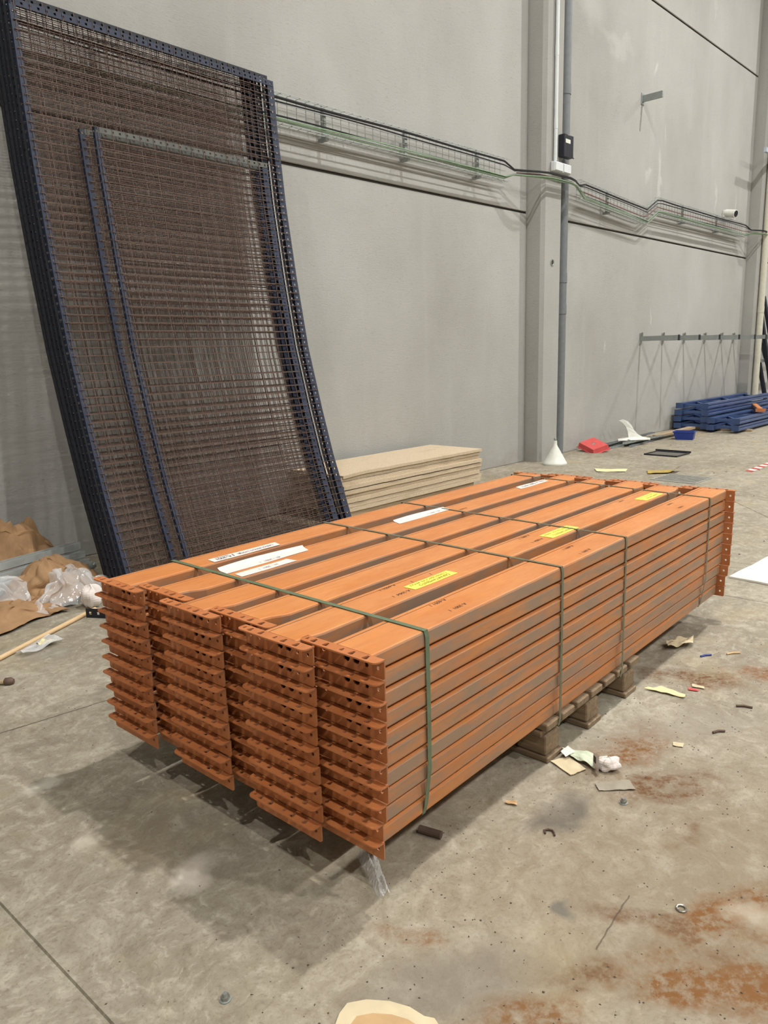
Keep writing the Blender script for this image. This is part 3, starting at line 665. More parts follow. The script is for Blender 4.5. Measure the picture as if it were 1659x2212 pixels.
def build_boxes():
    def wbox(s0, s1, o0, o1, z0, z1, name, mat, par=None, O=Vector()):
        m = MB(); P = [W(s0, o0, z0), W(s1, o0, z0), W(s1, o1, z0), W(s0, o1, z0)]; Q = [p+Vector((0, 0, z1-z0)) for p in P]
        m.add([p-O for p in P+Q], [(0, 1, 2, 3), (7, 6, 5, 4), (0, 4, 5, 1), (1, 5, 6, 2), (2, 6, 7, 3), (3, 7, 4, 0)])
        return m.build(name, mat, par)
    t = thing('control_box', 'black wall box with small white tag on the pillar', 'box', W(2.82, 0.24, 3.74)); O = Vector(t.location)
    cs = bevel(wbox(2.71, 2.93, 0.236, 0.32, 3.745, 4.00, 'casing', M['black'], t, O), 0.006)
    wbox(2.74, 2.85, 0.3205, 0.3225, 3.90, 3.945, 'tag_plate', M['white'], cs, O)
    wbox(2.705, 2.935, 0.318, 0.326, 3.74, 3.752, 'lip', M['black'], t, O)
    for s0, s1, lab in ((2.535, 2.725, 'white junction box under the thin white conduit'), (2.73, 2.915, 'white junction box under the black control box')):
        t = thing('junction_box', lab, 'box', W(s0, 0.24, 3.56), 0, 'white junction boxes'); O = Vector(t.location)
        cs = bevel(wbox(s0, s1, 0.236, 0.30, 3.555, 3.67, 'casing', M['coolwhite'], t, O), 0.012, 3); bevel(wbox(s0+0.01, s1-0.01, 0.30, 0.309, 3.565, 3.66, 'lid', M['coolwhite'], cs, O), 0.006)
    t = thing('security_camera', 'white bullet security camera above the cable tray', 'camera', W(8.93, 0, 3.78)); O = Vector(t.location)
    bevel(wbox(8.87, 8.99, 0.0, 0.045, 3.72, 3.84, 'mount', M['white'], t, O), 0.01)
    d = (WN*0.95-WE*0.22-Vector((0, 0, 0.18))).normalized(); a = W(8.93, 0.045, 3.785)-O
    hs = MB().tube([a, a+d*0.20], 0.070, 18).build('housing', M['white'], t, True); MB().tube([a+d*0.197, a+d*0.206], 0.055, 18).build('lens', M['black'], hs, True)
    # pillar lifting hole
    m = MB(); c = W(2.615, 0.236, 2.50); m.tube([c+(WE*math.cos(a)+Vector((0, 0, 1))*math.sin(a))*0.036 for a in [2*PI*i/14 for i in range(14)]], 0.009, 6, True)
    t = thing('lifting_socket', 'rusty ring of a lifting socket in the pillar face', 'socket', (0, 0, 0)); m.build('ring', M['galvdull'], t)
    m = MB(); m.prism(circle(0, 0, 0.028, 14), WE, (0, 0, 1), WN*0.003, c-WN*0.0005); m.build('dark_bore_disc', M['joint'], t)  # dark disc on the face, colour stands in for the hole's shade
    # lone bracket high on the wall
    t = thing('wall_bracket', 'short grey bracket high on the wall above cable tray', 'bracket', W(5.45, 0, 5.02)); O = Vector(t.location)
    wbox(5.43, 5.47, 0.01, 0.308, 4.965, 5.05, 'arm', M['galvdull'], t, O); wbox(5.40, 5.50, 0.0, 0.01, 4.93, 5.08, 'wall_plate', M['galvdull'], t, O)
    # row of storage arms
    ordn = ['first', 'second', 'third', 'fourth', 'fifth', 'sixth', 'seventh', 'eighth']
    for k, s in enumerate((5.706, 6.522, 7.40, 8.348, 9.184, 9.828, 11.20, 11.62)):
        o0 = 0.237 if 10.31 < s < 10.73 else 0.002
        t = thing('cantilever_bracket', '%s grey steel arm of the wall row, counted from the drain pipe' % ordn[k], 'bracket', W(s, o0, 1.56), 0, 'grey storage arms on the wall'); O = Vector(t.location)
        ar = wbox(s-0.022, s+0.022, o0+0.012, o0+0.62, 1.525, 1.600, 'arm', M['galvdull'], t, O)
        wbox(s-0.035, s+0.035, o0, o0+0.012, 1.48, 1.65, 'wall_plate', M['galvdull'], t, O)
        MB().tube([W(s, o0+0.03, 1.66)-O, W(s, o0+0.03, 1.595)-O], 0.012, 8).build('bolt', M['steel'], t)
        wbox(s-0.026, s+0.026, o0+0.612, o0+0.626, 1.52, 1.605, 'end_cap', M['black'], ar, O)
    # light blue bar and cream rail by the far pillar
    t = tag(wbox(9.75, 11.9, 0.362, 0.41, 4.90, 4.98, 'cable_duct', plain('pale_blue_duct', srgb(176, 186, 200), 0.5)), 'pale blue horizontal duct crossing the pillar near the camera', 'duct')
    t = tag(wbox(10.50, 12.6, 0.24, 0.28, 1.06, 1.12, 'wall_rail', M['galv']), 'pale steel rail beside the cream drain pipe', 'rail')
    for k, (s0, z, s1, o1, lab) in enumerate(((10.86, 2.70, 11.10, 0.50, 'tallest dark blue post leaning beside the cream drain pipe'), (10.80, 1.80, 10.95, 0.42, 'short dark blue post leaning closest to cream drain pipe'), (11.02, 1.85, 11.25, 0.58, 'short grey blue post leaning between the other leaning posts'), (11.35, 2.4, 11.6, 0.52, 'dark blue post leaning farthest from the cream drain pipe'))):
        m = MB(); a, b = W(s1, o1, 0.01), W(s0, 0.05, z); d = (b-a).normalized(); x = WE; y = d.cross(x).normalized(); x = y.cross(d)
        m.prism([(-.05, -.03), (.05, -.03), (.05, .03), (.035, .03), (.035, -.018), (-.035, -.018), (-.035, .03), (-.05, .03)], x, y, b-a, a)
        tag(m.build('steel_post', M['blue2'] if k != 2 else M['pipegrey']), lab, 'post', 'posts leaning by the far pillar')
build_boxes()

# ------------------------------------------------------------------ blue upright frames lying by the wall
def build_frames():
    def frame(label, X, y0, y1, z, L, mat, grp, seed):
        t = thing('rack_frame', label, 'rack frame', (X, y0, z), WA, grp); w = y1-y0; rng = random.Random(seed)
        h = 0.086
        for y in (0.0, w-0.10):
            m = MB(); poly = [(0, 0), (0.10, 0), (0.10, h), (0.086, h), (0.086, 0.014), (0.014, 0.014), (0.014, h), (0, h)]
            poly = [(0, 0.0), (0.10, 0.0), (0.10, 0.03), (0.085, 0.045), (0.10, 0.06), (0.10, h), (0, h), (0, 0.06), (0.015, 0.045), (0, 0.03)]
            m.prism(poly, (0, 1, 0), (0, 0, 1), (L, 0, 0), (0.006, y, 0)); up = m.build('upright', mat, t)
            MB().lohi((-0.004, y-0.012, -0.002), (0.006, y+0.112, h+0.004)).build('foot_plate', mat, up)
        x = 0.12; k = 0
        MB().lohi((0.0+0.05, 0.10, 0.028), (0.09, w-0.10, 0.072)).build('brace', mat, t)
        while x < L-0.6:
            a, b = (x, 0.09, 0.05), (x+0.55, w-0.09, 0.05)
            if k % 2: a, b = (x, w-0.09, 0.05), (x+0.55, 0.09, 0.05)
            d = (Vector(b)-Vector(a)); n = Vector((-d.y, d.x, 0)).normalized()*0.018
            m = MB(); m.prism([(-1, -0.018), (1, -0.018), (1, 0.018), (-1, 0.018)], n, (0, 0, 1), d, a); m.build('brace', mat, t)
            x += 0.62; k += 1
        return t
    pos = ['bottom', 'second', 'third', 'top']
    for x, y, lab in ((12.7, 2.42, 'bearer nearest the blue bin'), (14.6, 2.42, 'second bearer'), (16.4, 2.42, 'bearer farthest from the blue bin')):
        pass
    for k, X in enumerate((12.25, 14.4)):
        bevel(tag(MB().lohi((X-0.04, 2.15, 0.0), (X+0.04, 3.25, 0.04)).build('timber_bearer', M['plank']), ('wooden bearer on the floor under the blue frames, closer to the blue bin' if k == 0 else 'wooden bearer on the floor under the blue frames, farther from blue bin'), 'timber', 'bearers under the blue frames'), 0.004, 1)
    for k in range(4):
        frame('%s blue rack frame in the pile of four closest to the wall' % pos[k], 11.92+(0.02, 0.04, 0.03, 0.08)[k], 2.78+(0.0, .01, 0.0, 0.03)[k], 3.34+(0, .01, 0, 0.0)[k], 0.042+k*0.112, 3.3, M['rackblue'], 'blue rack frames by the wall', k)
    for k in range(2):
        frame('%s blue rack frame in the low outer pile of two' % ('lower' if k == 0 else 'upper'), 11.80+0.03*k, 2.24, 2.74, 0.042+k*0.112, 3.3, M['rackblue'], 'blue rack frames by the wall', 9+k)
    b = thing('short_beam', 'short orange steel beam lying across the low pile of blue frames', 'beam', (13.05, 2.20, 0.268), math.radians(20))
    MB().prism([(0, 0), (0.09, 0), (0.09, 0.045), (0.08, 0.055), (0.01, 0.055), (0, 0.045)], (0, 1, 0), (0, 0, 1), (1.3, 0, 0), (0, 0, 0)).build('profile', M['beam'], b)
    MB().lohi((-0.006, -0.03, 0.0), (0.0, 0.13, 0.058)).build('end_plate', M['conn'], b)
build_frames()

# ------------------------------------------------------------------ things by the far wall
def R3(rx, ry, rz): return (Matrix.Rotation(rz, 3, 'Z') @ Matrix.Rotation(ry, 3, 'Y') @ Matrix.Rotation(rx, 3, 'X'))
def build_far_clutter():
    t = thing('plastic_cone', 'white plastic funnel standing upside down beside the pillar', 'funnel', (7.34, 3.13, 0))
    MB().lathe([(0.150, 0.0), (0.152, 0.004), (0.152, 0.024), (0.145, 0.03), (0.10, 0.115), (0.033, 0.232), (0.029, 0.245)], (0, 0, 0), 32).build('cone', M['white'], t, True)
    MB().lathe([(0.029, 0.244), (0.026, 0.25), (0.024, 0.30), (0.02, 0.302)], (0, 0, 0), 20).build('neck', M['white'], t, True)
    MB().lathe([(0.011, 0.301), (0.011, 0.315), (0.02, 0.317), (0.016, 0.335), (0.006, 0.34)], (0, 0, 0), 14).build('knob', M['galvdull'], t, True)
    # red tray
    t = thing('red_plastic_tray', 'upturned red plastic tray with square hole, leaning on wall', 'tray', (8.72, 3.27, 0.0), math.radians(-28)); rot = R3(math.radians(14), math.radians(-14), 0)
    hole = arc_rect(-0.03, 0.03, -0.025, 0.025, 0.004)
    pl = holed_plate('tray_top', arc_rect(-0.125, 0.125, -0.16, 0.16, 0.012), [hole], 0.004)
    m = MB(); m.add([rot @ Vector((v.co.x, v.co.y, v.co.z+0.072))+Vector((0, 0, 0.045)) for v in pl.vertices], [tuple(f.vertices) for f in pl.polygons]); m.build('top', M['red'], t)
    m = MB()
    def ring(sx, sy, z): return [rot @ Vector((a*sx, b*sy, z))+Vector((0, 0, 0.045)) for a, b in ((1, 1), (-1, 1), (-1, -1), (1, -1))]
    g = [ring(0.124, 0.159, 0.072), ring(0.138, 0.173, 0.012), ring(0.152, 0.187, 0.010), ring(0.152, 0.187, 0.002), ring(0.134, 0.169, 0.002), ring(0.12, 0.155, 0.069)]
    m.add([p for q in g for p in q], [(i*4+j, i*4+(j+1) % 4, (i+1)*4+(j+1) % 4, (i+1)*4+j) for i in range(5) for j in range(4)]); m.build('rim', M['red'], t)
    # blue bin
    t = thing('storage_bin', 'blue plastic storage bin on the floor before the blue frames', 'bin', (10.72, 2.72, 0), math.radians(12))
    m = MB(); lo = [(-0.10, -0.14), (0.10, -0.14), (0.10, 0.11), (-0.10, 0.11)]; hi = [(-0.115, -0.155), (0.115, -0.155), (0.115, 0.15), (-0.115, 0.15)]
    A = [(x, y, 0) for x, y in lo]; B = [(x, y, 0.125) for x, y in hi]; Ci = [(x*0.93, y*0.93, 0.125) for x, y in hi]; Di = [(x*0.93, y*0.93, 0.006) for x, y in lo]
    m.add(A+B+Ci+Di, [(3, 2, 1, 0), (12, 13, 14, 15)]+[(i+4*k, (i+1) % 4+4*k, (i+1) % 4+4*(k+1), i+4*(k+1)) for k in range(3) for i in range(4)]); m.build('body', M['bluebin'], t)
    m = MB(); m.tube([(x*1.02, y*1.02, 0.12) for x, y in hi], 0.008, 6, True); m.build('rim', M['bluebin'], t)
    # bundle of grey profiles
    rng = random.Random(11)
    for k in range(7):
        a = W(3.9+0.12*k*rng.uniform(.6, 1.2), 0.18+0.055*k, 0.012+0.024*(k % 3)); L = rng.uniform(1.3, 1.9); b = a+(WE*L+WN*rng.uniform(-.12, .18)+Vector((0, 0, rng.uniform(0, .012))))
        m = MB(); d = b-a; y = Vector((0, 0, 1)); x = d.normalized().cross(y)
        m.prism([(-.022, -.01), (.022, -.01), (.022, .012), (.018, .012), (.018, -.006), (-.018, -.006), (-.018, .012), (-.022, .012)], x, y, d, a)
        tag(m.build('steel_channel', M['galvdull'] if k % 2 else M['pipegrey']), 'thin grey steel channel in the loose heap behind the red tray', 'channel', 'grey channels heaped along the wall')
    # white curved chair shell
    t = thing('plastic_shell', 'white curved plastic shell standing on the grey channels', 'shell', W(4.72, 0.36, 0.07))
    hx = Vector((0.70, -0.71, 0)); fin = [(-.13, .21), (-.085, .222), (-.03, .20), (.01, .155), (.035, .105), (.075, .06), (.12, .035), (.20, .02), (.20, .0), (-.15, .0), (-.15, .02), (-.03, .03), (-.035, .09), (-.055, .145), (-.09, .185)]
    def bend(p, q): return hx*p+Vector((0, 0, q))+Vector((-0.71, -0.70, 0))*(0.25*p*p+0.06*(1-q/0.31)**2)
    fin = [(p*1.4, q*1.4) for p, q in fin]; front = [bend(p, q) for p, q in fin]; off = Vector((0.71, 0.70, 0))*0.016; n = len(fin); m = MB()
    m.add(front+[v+off for v in front], [tuple(range(n)), tuple(range(2*n-1, n-1, -1))]+[(i, n+i, n+(i+1) % n, (i+1) % n) for i in range(n)]); m.build('back_fin', M['white'], t)
    bevel(MB().box((0.03, -0.09, 0.012), (0.30, 0.20, 0.016), Matrix.Rotation(math.radians(-42), 3, 'Z')).build('seat_plate', M['white'], t), 0.006)
    m = MB(); a = W(5.5, 0.42, 0.05); b = W(6.72, 0.50, 0.085); d = b-a; m.prism([(-.06, -.016), (.06, -.016), (.06, .016), (-.06, .016)], d.normalized().cross(Vector((0, 0, 1))), (0, 0, 1), d, a)
    tag(m.build('wooden_plank', M['plank']), 'weathered wooden plank lying behind the blue bin', 'plank')
    # drain grate
    t = thing('drain_grate', 'square steel drain grate set in the floor', 'grate', (7.06, 1.42, 0.0), math.radians(-3))
    m = MB()
    for a, b in (((-.25, -.25), (.25, -.23)), ((-.25, .23), (.25, .25)), ((-.25, -.23), (-.23, .23)), ((.23, -.23), (.25, .23))): m.lohi((a[0], a[1], 0.0), (b[0], b[1], 0.007))
    m.build('frame', M['grate'], t)
    for i in range(7):
        x = -0.204+0.068*i; MB().lohi((x-0.017, -.23, 0.001), (x+0.017, .23, 0.006)).build('slat', M['grate'], t)
    MB().lohi((-.235, -.235, 0.0002), (.235, .235, 0.0008)).build('dark_pit_sheet', M['joint'], t)  # flat dark sheet painted as the shade below the slats
    # papers
    def scrap(name, label, pts, mat, cat='paper', amp=0.01, seed=0, z=0.002, th=0.0006, nu=14, nv=8, lift=None):
        a, b, c, d = [Vector((x, y, 0)) for x, y in pts]; cen = (a+b+c+d)/4
        def fn(u, v):
            p = (a*(1-u)+b*u)*(1-v)+(d*(1-u)+c*u)*v-cen; n = noise.noise(Vector((u*3+seed, v*2.4, seed*1.7)))
            e = 0.015*noise.noise(Vector((u*8, v*8, seed)))*min(1, (a-c).length)
            return (p.x+e, p.y+e, z+th+amp*(0.5+0.5*n)+(lift(u, v) if lift else 0))
        o = MB().sheet(fn, nu, nv, th).build(name, mat, None, False); o.location = cen; return tag(o, label, cat)
    scrap('paper_scrap', 'pale yellow paper strip on the floor beyond the beam ends', [(7.22, 2.53), (7.38, 2.18), (7.18, 2.12), (7.02, 2.40)], M['paleyellow'], seed=1, amp=0.012)
    scrap('foil_scrap', 'golden yellow crumpled foil sheet beside the drain grate', [(7.40, 1.95), (7.60, 1.62), (7.36, 1.60), (7.17, 1.85)], M['gold'], 'foil', 0.02, 2, lift=lambda u, v: 0.05*max(0, u-0.75)*4)
    t = thing('mesh_tray', 'flat black framed mesh tray lying on the floor', 'tray', (8.89, 2.29, 0.0), math.radians(-4))
    m = MB()
    for a, b in (((-.2, -.23), (.2, -.215)), ((-.2, .215), (.2, .23)), ((-.2, -.23), (-.185, .23)), ((.185, -.23), (.2, .23))): m.lohi((*a, 0), (*b, 0.018))
    m.build('frame', M['black'], t); MB().lohi((-.185, -.215, 0.004), (.185, .215, 0.007)).build('panel', plain('grey_mesh', srgb(96, 92, 84), 0.8), t)
    MB().box((0.30, 0.05, 0.012), (0.022, 0.50, 0.022)).build('loose_edge', M['black'], t)
    # foam sheet
    def fnf(u, v):
        e = min(u, 1-u, v, 1-v); r = min(1, e*9)
        return (-0.33+0.66*u, -0.36+0.72*v, 0.012+0.035*math.sqrt(r)+0.012*noise.noise(Vector((u*3, v*3, 4))))
    o = MB().sheet(fnf, 22, 22, 0.011).build('foam_sheet', M['foam'], None, True); o.location = (3.87, -0.53, 0); o.rotation_euler = (0, 0, math.radians(-6)); tag(o, 'thick white foam sheet on the floor past the beam stack', 'foam')
    # red and white tape
    t = thing('barrier_tape', 'red and white barrier tape strip on the floor', 'tape', (8.2, 0.97, 0.001), math.radians(-2))
    for i in range(12):
        MB().prism([(-.05, -.045), (.05, -.045), (.09, .045), (-.01, .045)], (1, 0, 0), (0, 1, 0), (0, 0, 0.0012), (-0.25+i*0.1, 0, 0.0005*(i % 3))).build('tape_stripe', M['redtape'] if i % 2 == 0 else M['whitetape'], t)
    return scrap
scrap = build_far_clutter()

# ------------------------------------------------------------------ small things near the stack
def build_near_clutter():
    scrap('cardboard_square', 'square tan cardboard piece beside the pallet corner', [(0.963, -0.336), (1.03, -0.372), (0.992, -0.458), (0.924, -0.435)], M['card_pale'], 'cardboard', 0.004, 3, th=0.002)
    scrap('printed_paper', 'pale green printed paper lying over the cardboard square', [(1.055, -0.325), (1.085, -0.440), (1.004, -0.490), (1.02, -0.39)], M['note'], 'paper', 0.022, 4, z=0.004)
    scrap('torn_card', 'torn pinkish card piece touching the pallet bottom board', [(1.02, -0.345), (1.075, -0.345), (1.05, -0.385), (1.0, -0.375)], M['paperwhite'], 'card', 0.006, 14, z=0.016)
    # crumpled white label bag
    def fb(u, v):
        th = u*2*PI; ph = (v-0.5)*PI; r = 1+0.45*noise.noise(Vector((math.cos(th)*1.6, math.sin(th)*1.6, v*3)))
        return (0.042*r*math.cos(ph)*math.cos(th), 0.030*r*math.cos(ph)*math.sin(th), 0.022+0.022*r*math.sin(ph))
    t = thing('crumpled_wrapper', 'crumpled white wrapper with black square print', 'wrapper', (1.045, -0.515, 0), math.radians(-40))
    MB().sheet(fb, 22, 12).build('wrapper', M['paperwhite'], t)
    MB().sheet(lambda u, v: (-0.05+0.002*u, -0.03+0.05*u, 0.004+0.075*v*(1-0.25*u)), 6, 6, 0.0006).build('flap', M['paperwhite'], t)
    MB().lohi((-0.054, -0.012, 0.035), (-0.0525, 0.004, 0.058)).build('print', M['ink'], t)
    scrap('leaf_paper', 'curled cream paper sliver on the floor beside the pallet', [(1.725, -0.36), (1.742, -0.525), (1.768, -0.52), (1.775, -0.41)], M['paleyellow'], 'paper', 0.015, 6)
    scrap('grey_rag', 'flat grey cloth scrap next to the white wrapper', [(0.93, -0.52), (1.02, -0.60), (0.98, -0.64), (0.90, -0.55)], plain('grey_cloth', srgb(152, 144, 128), 0.95), 'cloth', 0.006, 7)
    t = tag(MB().tube([(0.359, -0.223, 0.0125), (0.376, -0.294, 0.0125)], 0.0122, 12).build('iron_pin', M['rustiron'], None, False), 'short rusty iron pin on the floor under the beams', 'pin')
    t = tag(MB().tube([(0.590, -0.525, 0.004), (0.600, -0.515, 0.004), (0.612, -0.522, 0.004), (0.616, -0.535, 0.004), (0.608, -0.545, 0.004), (0.598, -0.552, 0.004)], 0.0032, 6).build('wire_hook', M['rustiron']), 'small bent iron hook on the dark floor stain', 'hook')
    def bolt(label, x, y, rz):
        t = thing('hex_bolt', label, 'bolt', (x, y, 0), rz, 'loose bolts on the floor')
        MB().prism(circle(0, 0, 0.0105, 6), (1, 0, 0), (0, 1, 0), (0, 0, 0.008), (0, 0, 0.003)).build('head', M['steel'], t)
        MB().lathe([(0.0135, 0), (0.0135, 0.003)], (0, 0, 0), 16).build('washer', M['galvdull'], t); MB().lathe([(0.006, 0.011), (0.0055, 0.018)], (0, 0, 0), 10).build('shank', M['galv'], t)
    bolt('loose steel bolt and washer on bare floor by the floor joint', -0.398, -0.261, 0.4); bolt('loose steel bolt between the oil stain and rust patches', 0.888, -0.639, 1.0)
    m = MB(); m.tube([(0.535+0.012*math.cos(a), -0.952+0.012*math.sin(a), 0.003) for a in [2*PI*i/12 for i in range(12)]], 0.003, 6, True)
    tag(m.build('steel_ring', M['steel']), 'small steel ring lying near the orange rust patch', 'ring')
    for n, (x, y, a, L, mt, lab) in enumerate(((2.217, -0.428, 1.0, .06, M['bluebin'], 'short blue plastic stick on the floor'), (1.797, -0.711, .4, .06, M['rustiron'], 'thin rusty rod piece beyond the grey cloth'), (1.518, -0.711, .9, .05, M['rustiron'], 'bent dark wire bit amid the rust patches'), (2.318, -0.514, .9, .07, M['stick'], 'thin wood splinter near the brown dirt'))):
        d = Vector((math.cos(a-PI/2), math.sin(a-PI/2), 0))*L; p = Vector((x, y, 0.005)); tag(MB().tube([p, p+d*0.5+Vector((0.004, 0.004, 0.001)), p+d], 0.0045, 6).build('floor_scrap', mt), lab, 'scrap')
    scrap('red_scrap', 'small orange red plastic scrap on the floor', [(1.85, -0.50), (1.86, -0.545), (1.84, -0.545), (1.83, -0.51)], M['red'], 'scrap', 0.004, 8)
    scrap('card_chip', 'small pale paper chip next to the red scrap', [(1.90, -0.50), (1.90, -0.55), (1.88, -0.56), (1.87, -0.51)], M['card_pale'], 'paper', 0.004, 9)
    scrap('card_chip', 'small pale card chip between the rust patches', [(1.36, -0.62), (1.375, -0.655), (1.345, -0.662), (1.335, -0.63)], M['card_pale'], 'paper', 0.004, 10)
    scrap('leaf_bit', 'little yellow brown leaf on the floor under the beams', [(0.655, -0.34), (0.675, -0.375), (0.66, -0.385), (0.645, -0.35)], M['cardboard'], 'leaf', 0.008, 12)
    scrap('card_lump', 'crumpled tan card lump under the beam edge near far end', [(2.27, -0.24), (2.40, -0.33), (2.31, -0.36), (2.2, -0.28)], M['card_pale'], 'card', 0.05, 13)
    # cardboard lid at the bottom edge
    t = thing('torn_cardboard', 'torn round cardboard lid with pale rim on the floor', 'cardboard', (-0.26, -0.63, 0), 0)
    o = [(0.0, 0.14), (0.03, 0.145), (0.065, 0.118), (0.095, 0.075), (0.112, 0.03), (0.114, -0.01), (0.124, -0.03), (0.10, -0.09), (0.05, -0.13), (-0.03, -0.14), (-0.09, -0.09), (-0.115, 0.0), (-0.08, 0.08), (-0.04, 0.12)]
    MB().prism(o, (1, 0, 0), (0, 1, 0), (0, 0, 0.004), (0, 0, 0.0005)).build('rim', M['card_pale'], t); MB().prism([(x*0.8-0.006, y*0.8-0.012) for x, y in o], (1, 0, 0), (0, 1, 0), (0, 0, 0.0012), (0, 0, 0.0046)).build('face', M['cardboard'], t)
    # plastic wrap under the near corner
    def fw(u, v):
        x = 0.19-0.115*u; y = -0.15-0.185*u; w = 0.05*(1-0.55*u)+0.02; n = noise.noise(Vector((u*6, v*5, 1)))
        return (x+(v-0.5)*w*1.1+0.008*n, y+(v-0.5)*w*0.2+0.008*n, 0.004+0.045*(1-(2*v-1)**2)*(0.5+0.5*n+0.2)*(1-0.3*u)+0.018*abs(noise.noise(Vector((u*17, v*9, 3)))))
    o = MB().sheet(fw, 34, 12).build('plastic_wrap', M['film']); tag(o, 'crumpled clear plastic wrap on the floor under the beam ends', 'plastic')
    # floor debris
    rng = random.Random(21); m = MB()
    for i in range(1700):
        if i < 1360: x, y = rng.uniform(-0.5, 2.6), rng.uniform(-1.7, -0.25)
        elif i < 1520: x, y = rng.uniform(-0.6, 0.6), rng.uniform(-0.7, 2.2)
        else: x, y = rng.uniform(3.2, 12), rng.uniform(-2.0, 3.0)
        r = rng.uniform(0.0012, 0.0042)*(1 if i < 1520 else 3.0); a = rng.uniform(0, PI); c, s = math.cos(a), math.sin(a); q = rng.uniform(0.4, 1)
        m.add([(x+c*r, y+s*r, 0.0004), (x-s*r*q, y+c*r*q, 0.0004), (x-c*r, y-s*r, 0.0004), (x+s*r*q, y-c*r*q, 0.0004), (x, y, r*0.6)], [(0, 1, 4), (1, 2, 4), (2, 3, 4), (3, 0, 4)])
    o = m.build('floor_grit', plain('dark_grit', srgb(86, 74, 60), 0.9, 0, 0.4, 3)); o['kind'] = 'stuff'; tag(o, 'dark grit and crumbs scattered over the concrete floor', 'grit')
build_near_clutter()

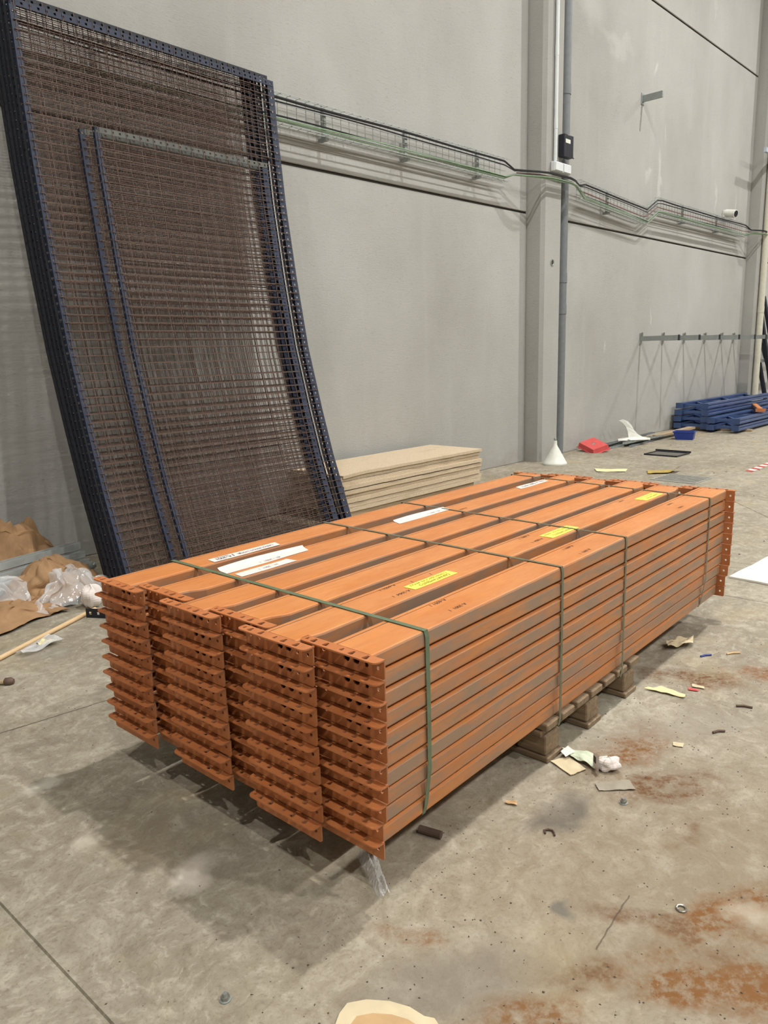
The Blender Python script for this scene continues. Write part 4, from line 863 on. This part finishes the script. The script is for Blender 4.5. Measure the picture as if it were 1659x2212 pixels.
# ------------------------------------------------------------------ pile by the mesh panels
def build_pile():
    def crumple(name, label, cx, cy, sx, sy, rot, h, seed, mat, cat='paper', fold=2.2, nu=90, nv=60, film=False):
        c, s = math.cos(rot), math.sin(rot)
        rg = random.Random(int(seed*10)); waves = []
        for i in range(16):
            an = rg.uniform(0, PI); fr = rg.uniform(0.8, 4.6)*fold/2.2; waves.append((math.cos(an)*fr, math.sin(an)*fr, rg.uniform(0, 1), 1.0/(0.6+fr)))
        tot = sum(w[3] for w in waves)
        def fn(u, v):
            x, y = (u-0.5)*sx, (v-0.5)*sy; a = 0.0
            for p, q, ph, am in waves:
                f = (p*x/0.5+q*y/0.5+ph) % 1.0; a += am*abs(2*f-1)
            a = (a/tot-0.5)*4.0
            e = min(1, 4*min(u, 1-u))*min(1, 4*min(v, 1-v)); hump = math.sin(PI*u)**0.7*math.sin(PI*v)
            z = 0.004+h*max(0, 0.60*hump+0.20*a*(0.35+0.65*e)+0.06)
            a2 = noise.noise(Vector((u*11+seed, v*8, seed))); a3 = noise.noise(Vector((u*8, v*11+seed, 2*seed))); x += 0.035*a2; y += 0.035*a3; z += h*0.10*abs(a2)
            q = Vector((u*3+seed, v*3, seed)); x += 0.07*noise.noise(q); y += 0.07*noise.noise(q+Vector((0, 7, 3)))
            return (c*x-s*y, s*x+c*y, z)
        o = MB().sheet(fn, nu, nv).build(name, mat, None, film); o.location = (cx, cy, 0)
        if not film:
            md = o.modifiers.new('thickness', 'SOLIDIFY'); md.thickness = 0.0012
        return tag(o, label, cat)
    crumple('kraft_paper', 'crumpled brown kraft paper heaped against the wall', 0.40, 3.50, 1.35, 0.52, math.radians(2), 0.72, 1.3, M['kraft'])
    crumple('kraft_paper', 'crumpled brown kraft paper spread in front of the steel profiles', 0.20, 2.78, 0.95, 0.42, math.radians(12), 0.20, 4.1, M['kraft'])
    crumple('kraft_paper', 'brown kraft paper wad beside the foot of the mesh panels', 0.78, 3.02, 0.55, 0.46, math.radians(20), 0.36, 6.6, M['kraft'])
    crumple('plastic_sheet', 'crumpled clear plastic sheet over the brown paper', 0.40, 2.98, 0.62, 0.40, math.radians(10), 0.34, 8.2, M['film'], 'plastic', 2.0, film=True)
    crumple('plastic_sheet', 'crumpled clear plastic sheet close to the mesh panel foot', 0.80, 2.90, 0.5, 0.4, math.radians(5), 0.30, 9.9, M['film'], 'plastic', 2.6, film=True)
    # galvanised profiles
    for k, (y, z, lab) in enumerate(((3.22, 0.235, 'upper galvanised steel profile resting on the paper pile'), (3.17, 0.185, 'middle galvanised steel profile resting on the paper pile'), (3.12, 0.140, 'lower galvanised steel profile resting on the paper pile'))):
        a = Vector((-0.6, y-0.16, z-0.03)); b = Vector((1.085, y+0.06, z)); d = b-a; m = MB()
        m.prism([(-.03, -.022), (.03, -.022), (.03, .022), (.024, .022), (.024, -.016), (-.024, -.016), (-.024, .022), (-.03, .022)], d.normalized().cross(Vector((0, 0, 1))), (0, 0, 1), d, a)
        tag(m.build('steel_profile', M['galvlight']), lab, 'profile', 'galvanised profiles by the wall')
    tag(MB().tube([(0.585, 2.80, 0.028), (0.62, 2.83, 0.03), (0.80, 2.95, 0.075), (1.05, 3.03, 0.15)], [0.024, 0.027, 0.027, 0.027], 14).build('metal_tube', M['galv'], None, True), 'shiny metal tube lying on the paper pile, end on floor', 'tube')
    def fb(u, v):
        th = u*2*PI; ph = (v-0.5)*PI; r = 1+0.35*noise.noise(Vector((math.cos(th)*1.5, math.sin(th)*1.5, v*3+2)))
        return (0.062*r*math.cos(ph)*math.cos(th), 0.06*r*math.cos(ph)*math.sin(th), 0.065+0.07*r*math.sin(ph)*0.9)
    o = MB().sheet(fb, 24, 16).build('plastic_bag', M['paperwhite']); o.location = (0.83, 2.66, 0.004); tag(o, 'crumpled white plastic bag behind the beam ends', 'bag')
    m = MB(); a, b = Vector((-0.55, 1.92, 0.0125)), Vector((0.80, 2.565, 0.0125)); tag(m.tube([a, b], 0.0125, 12).build('wooden_stick', M['stick'], None, True), 'long pale wooden stick lying on the floor', 'stick')
    t = thing('steel_offcut', 'short dark blue perforated steel offcut behind the beam ends', 'offcut', (0.79, 2.36, 0), math.radians(-60))
    pl = holed_plate('offcut', arc_rect(-0.16, 0.16, 0, 0.055, 0.004), [arc_rect(-0.14+0.05*i, -0.125+0.05*i, 0.018, 0.036, 0.003) for i in range(6)], 0.003)
    m = MB(); m.add([(v.co.x, v.co.z, v.co.y) for v in pl.vertices], [tuple(f.vertices) for f in pl.polygons]); m.build('web', M['blue2'], t); MB().lohi((-0.16, 0.0015, 0), (0.16, 0.045, 0.003)).build('flange', M['blue2'], t)
    scrap('plastic_pouch', 'flat clear plastic pouch with yellow contents by the stick', [(0.20, 2.24), (0.42, 2.35), (0.44, 2.21), (0.22, 2.18)], M['film'], 'pouch', 0.05, 15)
    scrap('yellow_lump', 'yellowish crumpled tissue inside the clear pouch', [(0.32, 2.28), (0.40, 2.30), (0.41, 2.23), (0.33, 2.22)], M['paleyellow'], 'tissue', 0.035, 16)
    t = thing('broom_head', 'brown wooden tool handle end lying on the floor', 'tool', (-0.02, 1.965, 0.012), math.radians(-41))
    MB().tube([(-0.5, 0, 0), (0.06, 0, 0)], 0.0115, 10).build('handle', M['plank'], t, True); MB().lathe([(0.012, 0), (0.019, 0.006), (0.02, 0.03), (0.012, 0.042)], (0.05, 0, 0), 14, Matrix.Rotation(PI/2, 3, 'Y')).build('ferrule', M['rustiron'], t, True)
build_pile()
